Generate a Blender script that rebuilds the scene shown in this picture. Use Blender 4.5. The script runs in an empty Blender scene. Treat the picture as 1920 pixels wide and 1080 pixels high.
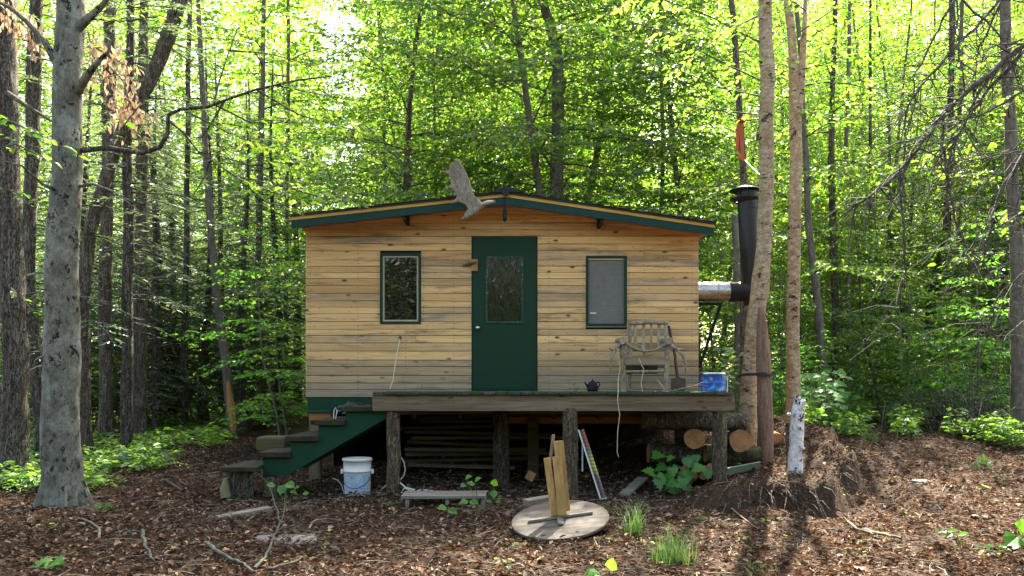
import bpy, math, random
import numpy as np
from mathutils import Vector, Matrix, noise as mn

SC = bpy.context.scene
COL = SC.collection
F, CX, HY, ZC = 1493.0, 960.0, 722.0, 1.277          # lens in photo pixels, principal column, horizon row, eye height


def P(px, py, d):
    """world point seen at photo pixel (px, py) at distance d in front of the camera"""
    return Vector(((px - CX) * d / F, d, ZC - (py - HY) * d / F))


def PX(px, d):
    return (px - CX) * d / F


def PZ(py, d):
    return ZC - (py - HY) * d / F


# ------------------------------------------------------------------ ground heights
CP = [(-7, 3, -.12), (0, 3, -.12), (7, 3, -.05), (-5, 6, -.03), (-2, 6, -.03), (0, 6, -.03), (2, 6, -.02), (4, 6, .03),
      (7, 6, .08), (-5.5, 8.3, .0), (-3, 8.5, .0), (-1.5, 8.9, .05), (.6, 8.9, .03), (2.3, 8.9, .17), (1.4, 8.2, .02), (2.4, 8.0, .02),
      (2.85, 8.7, .2), (3.3, 9.3, .23), (3.2, 9.95, .28), (3.08, 10.45, .56), (3.9, 11.0, .70), (3.9, 10.5, .64), (4.75, 10.6, .30),
      (2.4, 7.8, -.06), (3.0, 7.7, -.06), (3.8, 8.2, -.02), (4.5, 9.4, .12), (5.2, 10, .2), (4.7, 8.3, .06), (5.2, 12, .4), (7, 10, .28), (6.5, 13, .45), (10, 13, .6), (10, 20, .78), (5, 16, .66),
      (4, 13, .75), (-2.8, 9.3, .01), (-2, 9.8, .0), (0, 9.8, .0), (1.6, 10, .1), (1.6, 11.5, .4), (0, 12, .1), (-2, 12, .1), (2, 13, .72), (0, 14.5, .6), (-2, 14.5, .4),
      (-3.6, 11, .12), (-4.6, 13, .29), (-7, 10, .08), (-8, 14, .25), (-7, 18, .34), (-14, 20, .4), (-5, 20, .5), (0, 20, .75), (12, 30, 1.0), (0, 30, 1.0), (-12, 30, .8),
      (-30, 30, .8), (30, 30, 1.0), (0, 60, 1.5), (-40, 60, 1.3), (40, 60, 1.6), (0, -10, -.2), (-15, 0, -.1), (15, 0, .0), (0, -40, 0)]
_cx = np.array([c[0] for c in CP]); _cy = np.array([c[1] for c in CP]); _cz = np.array([c[2] for c in CP])


EDGE = [(1.75, 8.45, 0), (2.3, 8.2, .20), (2.9, 8.15, .27), (3.4, 8.4, .30), (3.85, 9.0, .32), (4.15, 9.8, .36), (4.4, 10.8, .40), (4.6, 12.2, .28), (4.6, 15, .0)]


def bank_np(x, y):
    """the cut bank: a step down from the mound by the birches to the path"""
    best = np.full(len(x), 1e9); sd = np.zeros(len(x)); dr = np.zeros(len(x))
    for (ax, ay, ad), (bx_, by, bd_) in zip(EDGE[:-1], EDGE[1:]):
        ux, uy = bx_ - ax, by - ay; l2 = ux * ux + uy * uy
        t = np.clip(((x - ax) * ux + (y - ay) * uy) / l2, 0, 1)
        ex, ey = x - ax - t * ux, y - ay - t * uy; q = np.hypot(ex, ey); s_ = np.sign(ux * (y - ay) - uy * (x - ax))
        k = q < best
        best[k] = q[k]; sd[k] = (q * s_)[k]; dr[k] = (ad + t * (bd_ - ad))[k]
    sd = sd + .10 * np.sin(5 * x + 2 * y) + .07 * np.sin(9 * y - 4 * x)
    t = np.clip((sd + .05) / .13, 0, 1)
    hol = -.09 * np.exp(-((sd + .16) / .10) ** 2) * np.clip(dr / .2, 0, 1)      # washed-out hollow at the foot of the bank
    return hol + 1.12 * dr * t * t * (3 - 2 * t) * np.clip(1.6 - np.maximum(sd, 0) / 2.2, 0, 1) * (1 + .0 * x)


_cz = _cz - bank_np(_cx, _cy)


def gz_np(x, y):
    x = np.asarray(x, float).ravel(); y = np.asarray(y, float).ravel()
    out = np.empty(len(x))
    for i in range(0, len(x), 20000):
        a, b = x[i:i + 20000, None], y[i:i + 20000, None]
        w = 1.0 / (((a - _cx) ** 2 + (b - _cy) ** 2) + .04) ** 1.7
        out[i:i + 20000] = (w * _cz).sum(1) / w.sum(1)
    out += bank_np(x, y)
    # bumpy forest floor
    out += .022 * np.sin(2.3 * x + 1.1 * np.sin(1.7 * y)) * np.sin(1.9 * y + .8 * np.sin(2.1 * x + 1)) + .010 * np.sin(6.1 * x + 2 * np.sin(3.3 * y)) * np.sin(5.3 * y + 1.5 * np.sin(4.1 * x))
    return out


def gz(x, y):
    return float(gz_np([x], [y])[0])


def G(px, py):
    """where the view ray through a pixel meets the ground"""
    d = 4.0
    while d < 80:
        p = P(px, py, d)
        if p.z <= gz(p.x, p.y):
            return p
        d += .03
    return P(px, py, 30)


# ------------------------------------------------------------------ mesh helpers
class MB:
    def __init__(s):
        s.v, s.f, s.m, s.sm = [], [], [], []

    def add(s, vs, fs, mi=0, smooth=False):
        o = len(s.v)
        s.v.extend([tuple(v) for v in vs])
        for f in fs:
            s.f.append(tuple(i + o for i in f)); s.m.append(mi); s.sm.append(smooth)

    def box(s, a, b, mi=0, M=None):
        x0, y0, z0 = a; x1, y1, z1 = b
        vs = [Vector(c) for c in ((x0, y0, z0), (x1, y0, z0), (x1, y1, z0), (x0, y1, z0), (x0, y0, z1), (x1, y0, z1), (x1, y1, z1), (x0, y1, z1))]
        if M is not None: vs = [M @ v for v in vs]
        s.add(vs, ((0, 3, 2, 1), (4, 5, 6, 7), (0, 1, 5, 4), (1, 2, 6, 5), (2, 3, 7, 6), (3, 0, 4, 7)), mi)

    def beam(s, p, q, w, h, mi=0, up=(0, 0, 1)):
        p, q = Vector(p), Vector(q)
        d = (q - p); L = d.length; d.normalize()
        sd = d.cross(Vector(up))
        if sd.length < 1e-4: sd = d.cross(Vector((0, 1, 0)))
        sd.normalize(); u = sd.cross(d)
        vs = [p + sd * a * w / 2 + u * b * h / 2 + d * t for t in (0, L) for a, b in ((-1, -1), (1, -1), (1, 1), (-1, 1))]
        s.add(vs, ((0, 3, 2, 1), (4, 5, 6, 7), (0, 1, 5, 4), (1, 2, 6, 5), (2, 3, 7, 6), (3, 0, 4, 7)), mi)

    def tube(s, pts, rad, n=8, mi=0, caps=True, rough=0.0, seed=0.0, capmi=None, flat=1.0):
        pts = [Vector(p) for p in pts]
        if not hasattr(rad, '__len__'): rad = [rad] * len(pts)
        prev = None; vs = []
        for i, p in enumerate(pts):
            d = (pts[min(i + 1, len(pts) - 1)] - pts[max(i - 1, 0)])
            if d.length < 1e-9: d = Vector((0, 0, 1))
            d.normalize()
            a = Vector((1, 0, 0)) if prev is None else prev
            a = a - d * a.dot(d)
            if a.length < 1e-3:
                a = Vector((0, 1, 0)); a = a - d * a.dot(d)
            a.normalize(); prev = a; b = d.cross(a)
            for k in range(n):
                t = 2 * math.pi * k / n
                r = rad[i]
                if rough:
                    r *= 1 + rough * mn.noise((math.cos(t) * 1.6 + seed, math.sin(t) * 1.6 + seed * 1.7, (p.x + p.y + p.z) * 2.2 / 1.0)) + rough * .5 * mn.noise((math.cos(t) * 4 + seed, math.sin(t) * 4, p.z * 7 + p.x * 7))
                vs.append(p + a * math.cos(t) * r + b * math.sin(t) * r * flat)
        fs = []
        for i in range(len(pts) - 1):
            for k in range(n):
                k2 = (k + 1) % n
                fs.append((i * n + k, i * n + k2, (i + 1) * n + k2, (i + 1) * n + k))
        s.add(vs, fs, mi, True)
        if caps:
            m = len(vs); o = len(s.v) - m
            for ring, rev in ((0, True), (len(pts) - 1, False)):
                c = [o + ring * n + k for k in range(n)]
                vv = [s.v[i] for i in c]
                s.add(vv, [tuple(reversed(range(n))) if rev else tuple(range(n))], mi if capmi is None else capmi)

    def lathe(s, prof, n=24, M=Matrix(), mi=0, smooth=True):
        vs = [M @ Vector((r * math.cos(2 * math.pi * k / n), r * math.sin(2 * math.pi * k / n), z)) for r, z in prof for k in range(n)]
        fs = [(i * n + k, i * n + (k + 1) % n, (i + 1) * n + (k + 1) % n, (i + 1) * n + k) for i in range(len(prof) - 1) for k in range(n)]
        s.add(vs, fs, mi, smooth)

    def prism(s, poly, y0, y1, mi=0, M=None):
        n = len(poly)
        vs = [Vector((x, y0, z)) for x, z in poly] + [Vector((x, y1, z)) for x, z in poly]
        if M is not None: vs = [M @ v for v in vs]
        s.add(vs, [tuple(range(n)), tuple(reversed(range(n, 2 * n)))] + [(i, i + n, (i + 1) % n + n, (i + 1) % n) for i in range(n)], mi)

    def mesh(s, name, mats):
        me = bpy.data.meshes.new(name)
        me.from_pydata(s.v, [], s.f)
        for m in (mats if isinstance(mats, (list, tuple)) else [mats]): me.materials.append(m)
        me.polygons.foreach_set('material_index', s.m)
        me.polygons.foreach_set('use_smooth', s.sm)
        me.update()
        return me

    def build(s, name, mats, parent=None, bevel=0, fixn=False):
        me = s.mesh(name, mats)
        if fixn or bevel:
            import bmesh
            bm = bmesh.new(); bm.from_mesh(me); bmesh.ops.recalc_face_normals(bm, faces=bm.faces); bm.to_mesh(me); bm.free()
        return link(name, me, parent, bevel)


def link(name, me, parent=None, bevel=0):
    o = bpy.data.objects.new(name, me); COL.objects.link(o)
    if parent is not None:
        o.parent = parent
        o.matrix_parent_inverse = Matrix.Translation(-parent.location) if parent.type == 'EMPTY' else Matrix()
    if bevel:
        b = o.modifiers.new('bevel', 'BEVEL'); b.width = bevel; b.segments = 2; b.limit_method = 'ANGLE'
    return o


def tag(o, label=None, cat=None, group=None, kind=None):
    if label: o['label'] = label
    if cat: o['category'] = cat
    if group: o['group'] = group
    if kind: o['kind'] = kind
    return o


def thing(name, loc, label, cat, group=None):
    o = bpy.data.objects.new(name, None); COL.objects.link(o)
    o.location = loc; o.empty_display_size = .2
    return tag(o, label, cat, group)


def raw_mesh(name, V, Fq, mats, mi=None, smooth=False):
    """numpy verts (n,3), faces (m,k) -> mesh"""
    me = bpy.data.meshes.new(name)
    n, k = Fq.shape
    me.vertices.add(len(V)); me.vertices.foreach_set('co', np.ascontiguousarray(V, np.float32).ravel())
    me.loops.add(n * k); me.loops.foreach_set('vertex_index', np.ascontiguousarray(Fq, np.int32).ravel())
    me.polygons.add(n); me.polygons.foreach_set('loop_start', np.arange(0, n * k, k, dtype=np.int32))
    for m in (mats if isinstance(mats, (list, tuple)) else [mats]): me.materials.append(m)
    if mi is not None: me.polygons.foreach_set('material_index', mi)
    me.polygons.foreach_set('use_smooth', np.full(n, smooth))
    me.update(calc_edges=True)
    return me


def nrm(a):
    return a / np.maximum(np.linalg.norm(a, axis=1, keepdims=True), 1e-9)


# leaf outlines: (along, across, lift); triangles
OVAL = (np.array([(0, 0, 0), (.32, .27, .10), (.72, .19, .08), (1, 0, -.06), (.72, -.19, .08), (.32, -.27, .10)], float),
        np.array([(0, 1, 2), (0, 2, 3), (0, 3, 4), (0, 4, 5)]))
RHOMB = (np.array([(0, 0, 0), (.45, .28, .09), (1, 0, -.04), (.45, -.28, .09)], float), np.array([(0, 1, 2), (0, 2, 3)]))
NEEDLE = (np.array([(0, -.045, 0), (0, .045, 0), (1, .02, -.05), (1, -.02, -.05)], float), np.array([(0, 1, 2), (0, 2, 3)]))
CURL = (np.array([(0, 0, 0), (.4, .26, .22), (1, .05, .12), (.55, -.25, .2)], float), np.array([(0, 1, 2), (0, 2, 3)]))
CURL2 = (np.array([(0, 0, .02), (.3, .27, .16), (.7, .2, .2), (1, .04, .06), (.7, -.22, .12), (.3, -.25, .2), (.5, 0, .02)], float), np.array([(0, 1, 6), (1, 2, 6), (2, 3, 6), (3, 4, 6), (4, 5, 6), (5, 0, 6)]))
_mp = [(0, 0), (.02, .16), (-.12, .38), (.10, .36), (.16, .52), (.34, .34), (.46, .42), (.52, .20), (.72, .22), (.74, .10), (1, 0)]
_mp = _mp + [(a, -b) for a, b in reversed(_mp[1:-1])]
MAPLE = (np.array([(a, b * 1.05, .10 * abs(b) - .12 * a * a) for a, b in _mp] + [(.3, 0, 0)], float),
         np.array([(len(_mp), i, (i + 1) % len(_mp)) for i in range(len(_mp))]))


def leaf_mesh(name, pos, d, nor, size, mat, shape=RHOMB, mi=None):
    pos, d, nor = (np.asarray(a, float).reshape(-1, 3) for a in (pos, d, nor))
    size = np.asarray(size, float).reshape(-1)
    d = nrm(d); side = nrm(np.cross(nor, d)); up = np.cross(d, side)
    T, tri = shape
    V = pos[:, None, :] + size[:, None, None] * (T[None, :, 0:1] * d[:, None, :] + T[None, :, 1:2] * side[:, None, :] + T[None, :, 2:3] * up[:, None, :])
    k = len(T)
    Fq = tri[None] + (np.arange(len(pos)) * k)[:, None, None]
    m = None if mi is None else np.repeat(np.asarray(mi, np.int32), len(tri))
    return raw_mesh(name, V.reshape(-1, 3), Fq.reshape(-1, 3), mat, m)


# ------------------------------------------------------------------ materials
class NT:
    def __init__(s, name):
        s.m = bpy.data.materials.new(name); s.m.use_nodes = True
        s.t = s.m.node_tree; s.b = s.t.nodes['Principled BSDF']; s.o = s.t.nodes['Material Output']

    def n(s, typ, **kw):
        nd = s.t.nodes.new(typ)
        for k, v in kw.items():
            setattr(nd, k, v)
        return nd

    def put(s, sock, v):
        if isinstance(v, bpy.types.NodeSocket): s.t.links.new(v, sock)
        elif hasattr(v, '__len__') and len(v) == 3 and sock.type == 'RGBA': sock.default_value = (*v, 1)
        else: sock.default_value = v

    def co(s, scale=(1, 1, 1), kind='Object', jit=None, rot=(0, 0, 0)):
        tc = s.n('ShaderNodeTexCoord'); out = tc.outputs[kind]
        if jit is not None:
            va = s.n('ShaderNodeVectorMath', operation='MULTIPLY_ADD')
            cb = s.n('ShaderNodeCombineXYZ')
            for i in range(3): s.put(cb.inputs[i], jit)
            s.put(va.inputs[0], cb.outputs[0]); va.inputs[1].default_value = (37, 53, 91); s.put(va.inputs[2], out)
            out = va.outputs[0]
        mp = s.n('ShaderNodeMapping'); mp.inputs['Scale'].default_value = scale; mp.inputs['Rotation'].default_value = rot
        s.put(mp.inputs['Vector'], out)
        return mp.outputs[0]

    def island(s):
        return s.n('ShaderNodeNewGeometry').outputs['Random Per Island']

    def objrand(s):
        return s.n('ShaderNodeObjectInfo').outputs['Random']

    def noise(s, vec, scale=1, detail=4, rough=.55, dist=0):
        nd = s.n('ShaderNodeTexNoise'); s.put(nd.inputs['Vector'], vec)
        nd.inputs['Scale'].default_value = scale; nd.inputs['Detail'].default_value = detail
        nd.inputs['Roughness'].default_value = rough; nd.inputs['Distortion'].default_value = dist
        return nd.outputs['Fac']

    def voro(s, vec, scale=1, feature='F1', rand=1):
        nd = s.n('ShaderNodeTexVoronoi', feature=feature); s.put(nd.inputs['Vector'], vec)
        nd.inputs['Scale'].default_value = scale; nd.inputs['Randomness'].default_value = rand
        return nd.outputs['Distance']

    def ramp(s, fac, stops, interp='LINEAR'):
        nd = s.n('ShaderNodeValToRGB'); nd.color_ramp.interpolation = interp
        e = nd.color_ramp.elements
        while len(e) < len(stops): e.new(.5)
        for k, (p, c) in enumerate(stops):
            e[k].position = p; e[k].color = (*c, 1) if hasattr(c, '__len__') else (c, c, c, 1)
        s.put(nd.inputs[0], fac)
        return nd.outputs[0]

    def mix(s, fac, a, b, blend='MIX'):
        nd = s.n('ShaderNodeMix', data_type='RGBA', blend_type=blend)
        s.put(nd.inputs[0], fac); s.put(nd.inputs[6], a); s.put(nd.inputs[7], b)
        return nd.outputs[2]

    def math(s, op, a, b=0.0, clamp=False):
        nd = s.n('ShaderNodeMath', operation=op, use_clamp=clamp)
        s.put(nd.inputs[0], a); s.put(nd.inputs[1], b)
        return nd.outputs[0]

    def sepz(s, vec, ax=2):
        nd = s.n('ShaderNodeSeparateXYZ'); s.put(nd.inputs[0], vec); return nd.outputs[ax]

    def bump(s, h, strength=.5, dist=.01):
        nd = s.n('ShaderNodeBump'); nd.inputs['Strength'].default_value = strength; nd.inputs['Distance'].default_value = dist
        s.put(nd.inputs['Height'], h); s.put(s.b.inputs['Normal'], nd.outputs[0]); return nd.outputs[0]

    def done(s, color=None, rough=.8, metal=0, spec=None):
        if color is not None: s.put(s.b.inputs['Base Color'], color)
        s.put(s.b.inputs['Roughness'], rough); s.put(s.b.inputs['Metallic'], metal)
        if spec is not None: s.put(s.b.inputs['Specular IOR Level'], spec)
        return s.m


def leaf_mat(name, stops, tstops, trans=.55, gloss=.06):
    k = NT(name); r = k.island()
    t = k.t; t.nodes.remove(k.b)
    df = k.n('ShaderNodeBsdfDiffuse'); k.put(df.inputs['Color'], k.ramp(r, stops))
    tr = k.n('ShaderNodeBsdfTranslucent'); k.put(tr.inputs['Color'], k.ramp(r, tstops))
    gl = k.n('ShaderNodeBsdfGlossy'); gl.inputs['Color'].default_value = (.8, .85, .9, 1); gl.inputs['Roughness'].default_value = .42
    a = k.n('ShaderNodeMixShader'); a.inputs[0].default_value = trans
    k.put(a.inputs[1], df.outputs[0]); k.put(a.inputs[2], tr.outputs[0])
    b = k.n('ShaderNodeMixShader'); b.inputs[0].default_value = gloss
    k.put(b.inputs[1], a.outputs[0]); k.put(b.inputs[2], gl.outputs[0])
    k.put(k.o.inputs[0], b.outputs[0])
    return k.m


LEAF = leaf_mat('hardwood_leaf', [(0, (.03, .065, .010)), (.5, (.062, .11, .016)), (1, (.11, .155, .028))],
                [(0, (.045, .175, .009)), (.5, (.18, .345, .017)), (.82, (.34, .48, .04)), (1, (.50, .60, .12))], .62, .06)
LEAF_Y = leaf_mat('young_leaf', [(0, (.05, .10, .015)), (1, (.11, .17, .03))], [(0, (.125, .33, .02)), (1, (.36, .52, .065))], .64, .05)
LEAF_LOW = leaf_mat('undergrowth_leaf', [(0, (.035, .09, .02)), (1, (.09, .16, .035))], [(0, (.16, .40, .03)), (1, (.44, .62, .08))], .56, .05)
LEAF_PLANT = leaf_mat('sapling_leaf', [(0, (.04, .15, .015)), (1, (.09, .24, .025))], [(0, (.14, .46, .02)), (1, (.28, .58, .05))], .5, .03)
NEEDLE_M = leaf_mat('hemlock_needle', [(0, (.03, .06, .025)), (.6, (.06, .10, .04)), (1, (.13, .16, .09))], [(0, (.08, .17, .04)), (1, (.28, .36, .12))], .42, .12)
DEADLEAF = leaf_mat('dead_leaf', [(0, (.28, .16, .08)), (1, (.50, .34, .20))], [(0, (.42, .24, .11)), (1, (.62, .42, .25))], .5)
GRASS_M = leaf_mat('grass_blade', [(0, (.035, .085, .015)), (.85, (.08, .14, .03)), (1, (.2, .17, .08))], [(0, (.10, .25, .03)), (1, (.2, .33, .06))], .4)
LITTER = leaf_mat('litter_leaf', [(0, (.022, .012, .007)), (.45, (.066, .040, .024)), (.75, (.16, .10, .062)), (.93, (.28, .19, .125)), (1, (.38, .28, .20))],
                  [(0, (.04, .017, .008)), (1, (.22, .10, .04))], .15, .004)


def bark(name, c0, c1, c2, scale=(14, 14, 3), bumpd=.02, lichen=None, ridges=True, spots=None):
    k = NT(name)
    jr = k.objrand()
    v = k.co(scale, jit=jr); n1 = k.noise(v, 1, 6, .65, .6)
    col = k.ramp(n1, [(.25, c0), (.5, c1), (.75, c2)])
    h = n1
    if ridges:
        wv = k.n('ShaderNodeTexNoise'); k.put(wv.inputs['Vector'], k.co((scale[0] * .5, scale[1] * .5, scale[2] * .9), jit=jr)); wv.inputs['Detail'].default_value = 4
        sc_ = k.n('ShaderNodeVectorMath', operation='MULTIPLY_ADD'); k.put(sc_.inputs[0], wv.outputs['Color']); sc_.inputs[1].default_value = (1.6, 1.6, 1.6)
        k.put(sc_.inputs[2], k.co((scale[0] * 1.2, scale[1] * 1.2, scale[2] * .5), jit=jr))
        vv = k.voro(sc_.outputs[0], 1.5, 'DISTANCE_TO_EDGE')
        cr = k.ramp(vv, [(0, 0.0), (.10, .75), (.3, 1.0)])
        col = k.mix(k.math('SUBTRACT', 1, cr), col, tuple(c * .35 for c in c0))
        h = k.math('ADD', k.math('MULTIPLY', cr, .6), n1)
    if lichen:
        l = k.noise(k.co((5, 5, 4), jit=jr), 1, 5, .7)
        col = k.mix(k.ramp(l, [(.5, 0.0), (.62, .8)]), col, lichen)
    if spots:
        sp = k.noise(k.co(spots[1], jit=jr), 1, 4, .75, .3)
        col = k.mix(k.ramp(sp, [(spots[2], 0.0), (spots[2] + .05, 1.0)]), col, spots[0])
    fine = k.noise(k.co((55, 55, 32), jit=jr), 1, 5, .75)
    col = k.mix(1.0, col, k.ramp(fine, [(.3, (.55, .54, .52)), (.5, (.95, .95, .95)), (.72, (1.3, 1.28, 1.24))]), 'MULTIPLY')
    h = k.math('ADD', h, k.math('MULTIPLY', fine, .35))
    k.bump(h, 1.0, bumpd)
    return k.done(col, .92, spec=.2)


BARK_DARK = bark('rough_dark_bark', (.07, .058, .043), (.165, .14, .107), (.30, .265, .21), (16, 16, 3.2), .03)
BARK_BROWN = bark('brown_bark', (.08, .063, .045), (.19, .155, .115), (.33, .28, .21), (18, 18, 4), .02)
BARK_BEECH = bark('grey_beech_bark', (.065, .062, .048), (.125, .122, .095), (.215, .212, .175), (11, 11, 7), .012, (.24, .25, .205), False, ((.022, .02, .015), (8, 8, 6), .56))
BARK_BIRCH = bark('yellow_birch_bark', (.16, .11, .065), (.37, .28, .175), (.60, .50, .36), (10, 10, 22), .016, (.30, .19, .10), False, ((.045, .034, .026), (4.5, 4.5, 9), .575))
BARK_GREY = bark('slender_grey_bark', (.06, .05, .038), (.13, .11, .088), (.22, .195, .16), (14, 14, 6), .01, (.15, .15, .11), False)
BARK_POST = bark('post_bark', (.085, .058, .036), (.19, .14, .092), (.31, .245, .17), (22, 22, 5), .018)
BARK_WHITE = bark('white_birch_bark', (.35, .33, .32), (.72, .70, .70), (.86, .84, .85), (9, 9, 9), .02, None, False, ((.04, .033, .026), (10, 10, 7), .525))
BARK_RED = bark('stripped_red_wood', (.25, .10, .04), (.42, .2, .09), (.5, .3, .16), (20, 20, 3), .01, None, False)
DEADWOOD = bark('grey_dead_wood', (.07, .058, .042), (.17, .145, .11), (.29, .26, .21), (20, 20, 8), .01, None, False)


def wood(name, c0, c1, axis='x', grey=None, knots=True, moss=None, rough=.8, gscale=1.0, stain=.5, streak=.55):
    """sawn timber: streaky grain along one axis, knots, per-board tone, grey weathering"""
    k = NT(name); r = k.island()
    s = {'x': (2.2, 26, 42), 'y': (26, 2.2, 42), 'z': (34, 34, 2.2)}[axis]
    s = tuple(a * gscale for a in s)
    g = k.noise(k.co(s, jit=r), 1, 7, .6, .7)
    col = k.ramp(g, [(.28, c0), (.68, c1)])
    lo = k.noise(k.co(tuple(a * .22 for a in s), jit=r), 1, 3, .5)
    col = k.mix(k.ramp(lo, [(.35, streak), (.65, 0.0)]), col, tuple(a * .62 for a in c0))
    tone = k.ramp(k.math('FRACT', k.math('MULTIPLY', r, 7.31)), [(0, (.66, .60, .54)), (.15, (.84, .80, .75)), (.4, (.95, .93, .91)), (.75, (1.02, 1.01, 1.0)), (1, (1.15, 1.13, 1.1))])
    col = k.mix(1.0, col, tone, 'MULTIPLY')
    if knots:
        ks = {'x': (3.2, 3, 7), 'y': (3, 3.2, 7), 'z': (7, 7, 3)}[axis]
        def flat2(v):
            sx = k.n('ShaderNodeSeparateXYZ'); k.put(sx.inputs[0], v); cb = k.n('ShaderNodeCombineXYZ')
            k.put(cb.inputs[0], sx.outputs[0 if axis != 'y' else 1]); k.put(cb.inputs[1], sx.outputs[2]); return cb.outputs[0]
        def voro2(v, sc):
            nd = k.n('ShaderNodeTexVoronoi', voronoi_dimensions='2D'); k.put(nd.inputs['Vector'], flat2(v)); nd.inputs['Scale'].default_value = sc
            return k.math('ADD', nd.outputs['Distance'], k.math('MULTIPLY', k.math('GREATER_THAN', k.sepz(nd.outputs['Color'], 0), .24), 1.0))
        wob = k.math('MULTIPLY', k.math('SUBTRACT', k.noise(k.co((30, 30, 30)), 1, 2), .5), .12)
        kv = k.math('ADD', voro2(k.co(ks, jit=r), 1.0), wob)
        col = k.mix(k.ramp(kv, [(.05, .95), (.085, .6), (.15, 0.0)]), col, (.085, .042, .018))
        pk = voro2(k.co((5.5, 5.5, 11), jit=k.math('MULTIPLY', r, 2.7)), 1.0)
        col = k.mix(k.ramp(pk, [(.03, .75), (.075, 0.0)]), col, (.06, .035, .02))
    st = k.noise(k.co({'x': (1.1, 4, 9), 'y': (4, 1.1, 9), 'z': (9, 9, 1.1)}[axis], jit=k.math('MULTIPLY', r, .37)), 1, 6, .72, .4)
    col = k.mix(k.math('MULTIPLY', k.ramp(st, [(.53, 0.0), (.70, 1.0)]), stain), col, (.075, .058, .042))
    if grey is not None:
        z = k.sepz(k.co()); zz = k.math('ADD', z, k.math('MULTIPLY', k.math('SUBTRACT', k.math('FRACT', k.math('MULTIPLY', r, 3.77)), .5), .35))
        mr = k.n('ShaderNodeMapRange'); k.put(mr.inputs[0], zz)
        mr.inputs[1].default_value = grey[1]; mr.inputs[2].default_value = grey[2]; mr.inputs[3].default_value = grey[3]; mr.inputs[4].default_value = 0.0
        gcol = k.ramp(g, [(.3, tuple(a * .55 for a in grey[0])), (.7, grey[0])])
        col = k.mix(mr.outputs[0], col, gcol)
        odd = k.ramp(k.math('FRACT', k.math('MULTIPLY', r, 13.7)), [(.80, 0.0), (.84, .55), (1, .8)])
        col = k.mix(k.math('MULTIPLY', odd, k.ramp(st, [(.40, .25), (.6, 1.0)])), col, gcol)
    if moss is not None:
        ms = k.noise(k.co((3, 3, 6)), 1.5, 6, .7)
        col = k.mix(k.ramp(ms, [(moss[1], 0.0), (moss[1] + .12, .9)]), col, moss[0])
    k.bump(k.math('ADD', g, k.math('MULTIPLY', st, .5)), .35, .006)
    return k.done(col, rough, spec=.25)


def paint(name, c, rough=.5, worn=(.2, .2, .2), amt=.62, bumps=.1, dirt=.25):
    k = NT(name)
    n1 = k.noise(k.co((3, 3, 3)), 2.2, 6, .7)
    col = k.mix(k.math('MULTIPLY', k.ramp(n1, [(.35, 1.0), (.7, 0.0)]), dirt), c, tuple(a * .45 + .004 for a in c))
    n2 = k.noise(k.co((9, 9, 9)), 3.1, 7, .75)
    col = k.mix(k.ramp(n2, [(amt, 0.0), (amt + .05, .85)]), col, worn)
    k.bump(k.noise(k.co((40, 40, 40)), 1, 3), bumps, .002)
    return k.done(col, k.ramp(n1, [(.3, rough - .1), (.7, rough + .15)]), spec=.25)


def plain(name, c, rough=.6, metal=0, var=.25, spec=None, scale=8):
    k = NT(name)
    n1 = k.noise(k.co((scale,) * 3), 1, 5, .65)
    col = k.mix(k.ramp(n1, [(.35, var), (.65, 0.0)]), c, tuple(a * .5 for a in c))
    k.bump(n1, .12, .004)
    return k.done(col, rough, metal, spec)


SIDING = wood('siding_boards', (.60, .37, .15), (.80, .525, .24), 'x', ((.34, .28, .20), 1.34, 1.8, .8), stain=.85, streak=.4)
DECKWOOD = wood('weathered_beam', (.11, .08, .05), (.30, .235, .165), 'x', knots=True, moss=((.035, .05, .02), .60), stain=.9)
OLDWOOD = wood('old_grey_wood', (.16, .145, .12), (.34, .31, .265), 'x', knots=False, gscale=1.2)
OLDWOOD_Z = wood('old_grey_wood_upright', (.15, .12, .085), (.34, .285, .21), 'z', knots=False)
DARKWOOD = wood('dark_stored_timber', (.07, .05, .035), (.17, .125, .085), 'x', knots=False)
ORANGEWOOD = wood('orange_stored_board', (.32, .13, .04), (.5, .22, .07), 'x', knots=False, stain=.2)
PLANK_Y = wood('yellow_pine_plank', (.34, .20, .065), (.55, .36, .14), 'z', knots=False, stain=.45)
YELLOWTRIM = wood('yellow_trim', (.5, .3, .06), (.68, .45, .12), 'x', knots=False, stain=.3)
MOSSWOOD = wood('mossy_deck_boards', (.045, .04, .03), (.12, .105, .075), 'y', knots=False, moss=((.018, .05, .02), .44))
TREADWOOD = wood('mossy_tread', (.02, .017, .013), (.065, .055, .038), 'y', knots=False, moss=((.03, .045, .012), .47), rough=.95)
MOSSLOG = wood('mossy_block_wood', (.07, .055, .035), (.16, .13, .08), 'x', knots=False, moss=((.06, .08, .022), .45))
SOFFIT = paint('soffit_plywood', (.42, .30, .20), .7, (.2, .14, .1), .66)
SOFFIT_LIT = paint('lit_soffit_plywood', (.55, .34, .24), .7, (.2, .14, .1), .7)  # brighter copy of the soffit: light on the right side put into its colour
GREEN = paint('dark_green_paint', (.003, .034, .0125), .58, (.03, .085, .05), .665, .25, .5)
GREENF = paint('fascia_green_paint', (.004, .036, .027), .6, (.16, .2, .18), .69)
GREENS = paint('stair_green_paint', (.004, .042, .019), .7, (.03, .05, .03), .64)
ROOFING = plain('black_roofing', (.022, .02, .02), .9, var=.3)
BLACK = plain('matte_black_metal', (.010, .010, .0105), .6, .0, .3, .2)
BLACKPIPE = paint('black_stovepipe_enamel', (.017, .017, .018), .34, (.30, .28, .27), .69, .05)
RUBBER = plain('black_webbing', (.012, .013, .018), .7)
TAN = plain('tan_window_trim', (.40, .335, .24), .6)
CREAM = plain('white_plastic', (.78, .76, .70), .45, 0, .15)
ROPE = plain('yellowish_twine', (.52, .46, .27), .85, 0, .3, scale=40)
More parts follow.
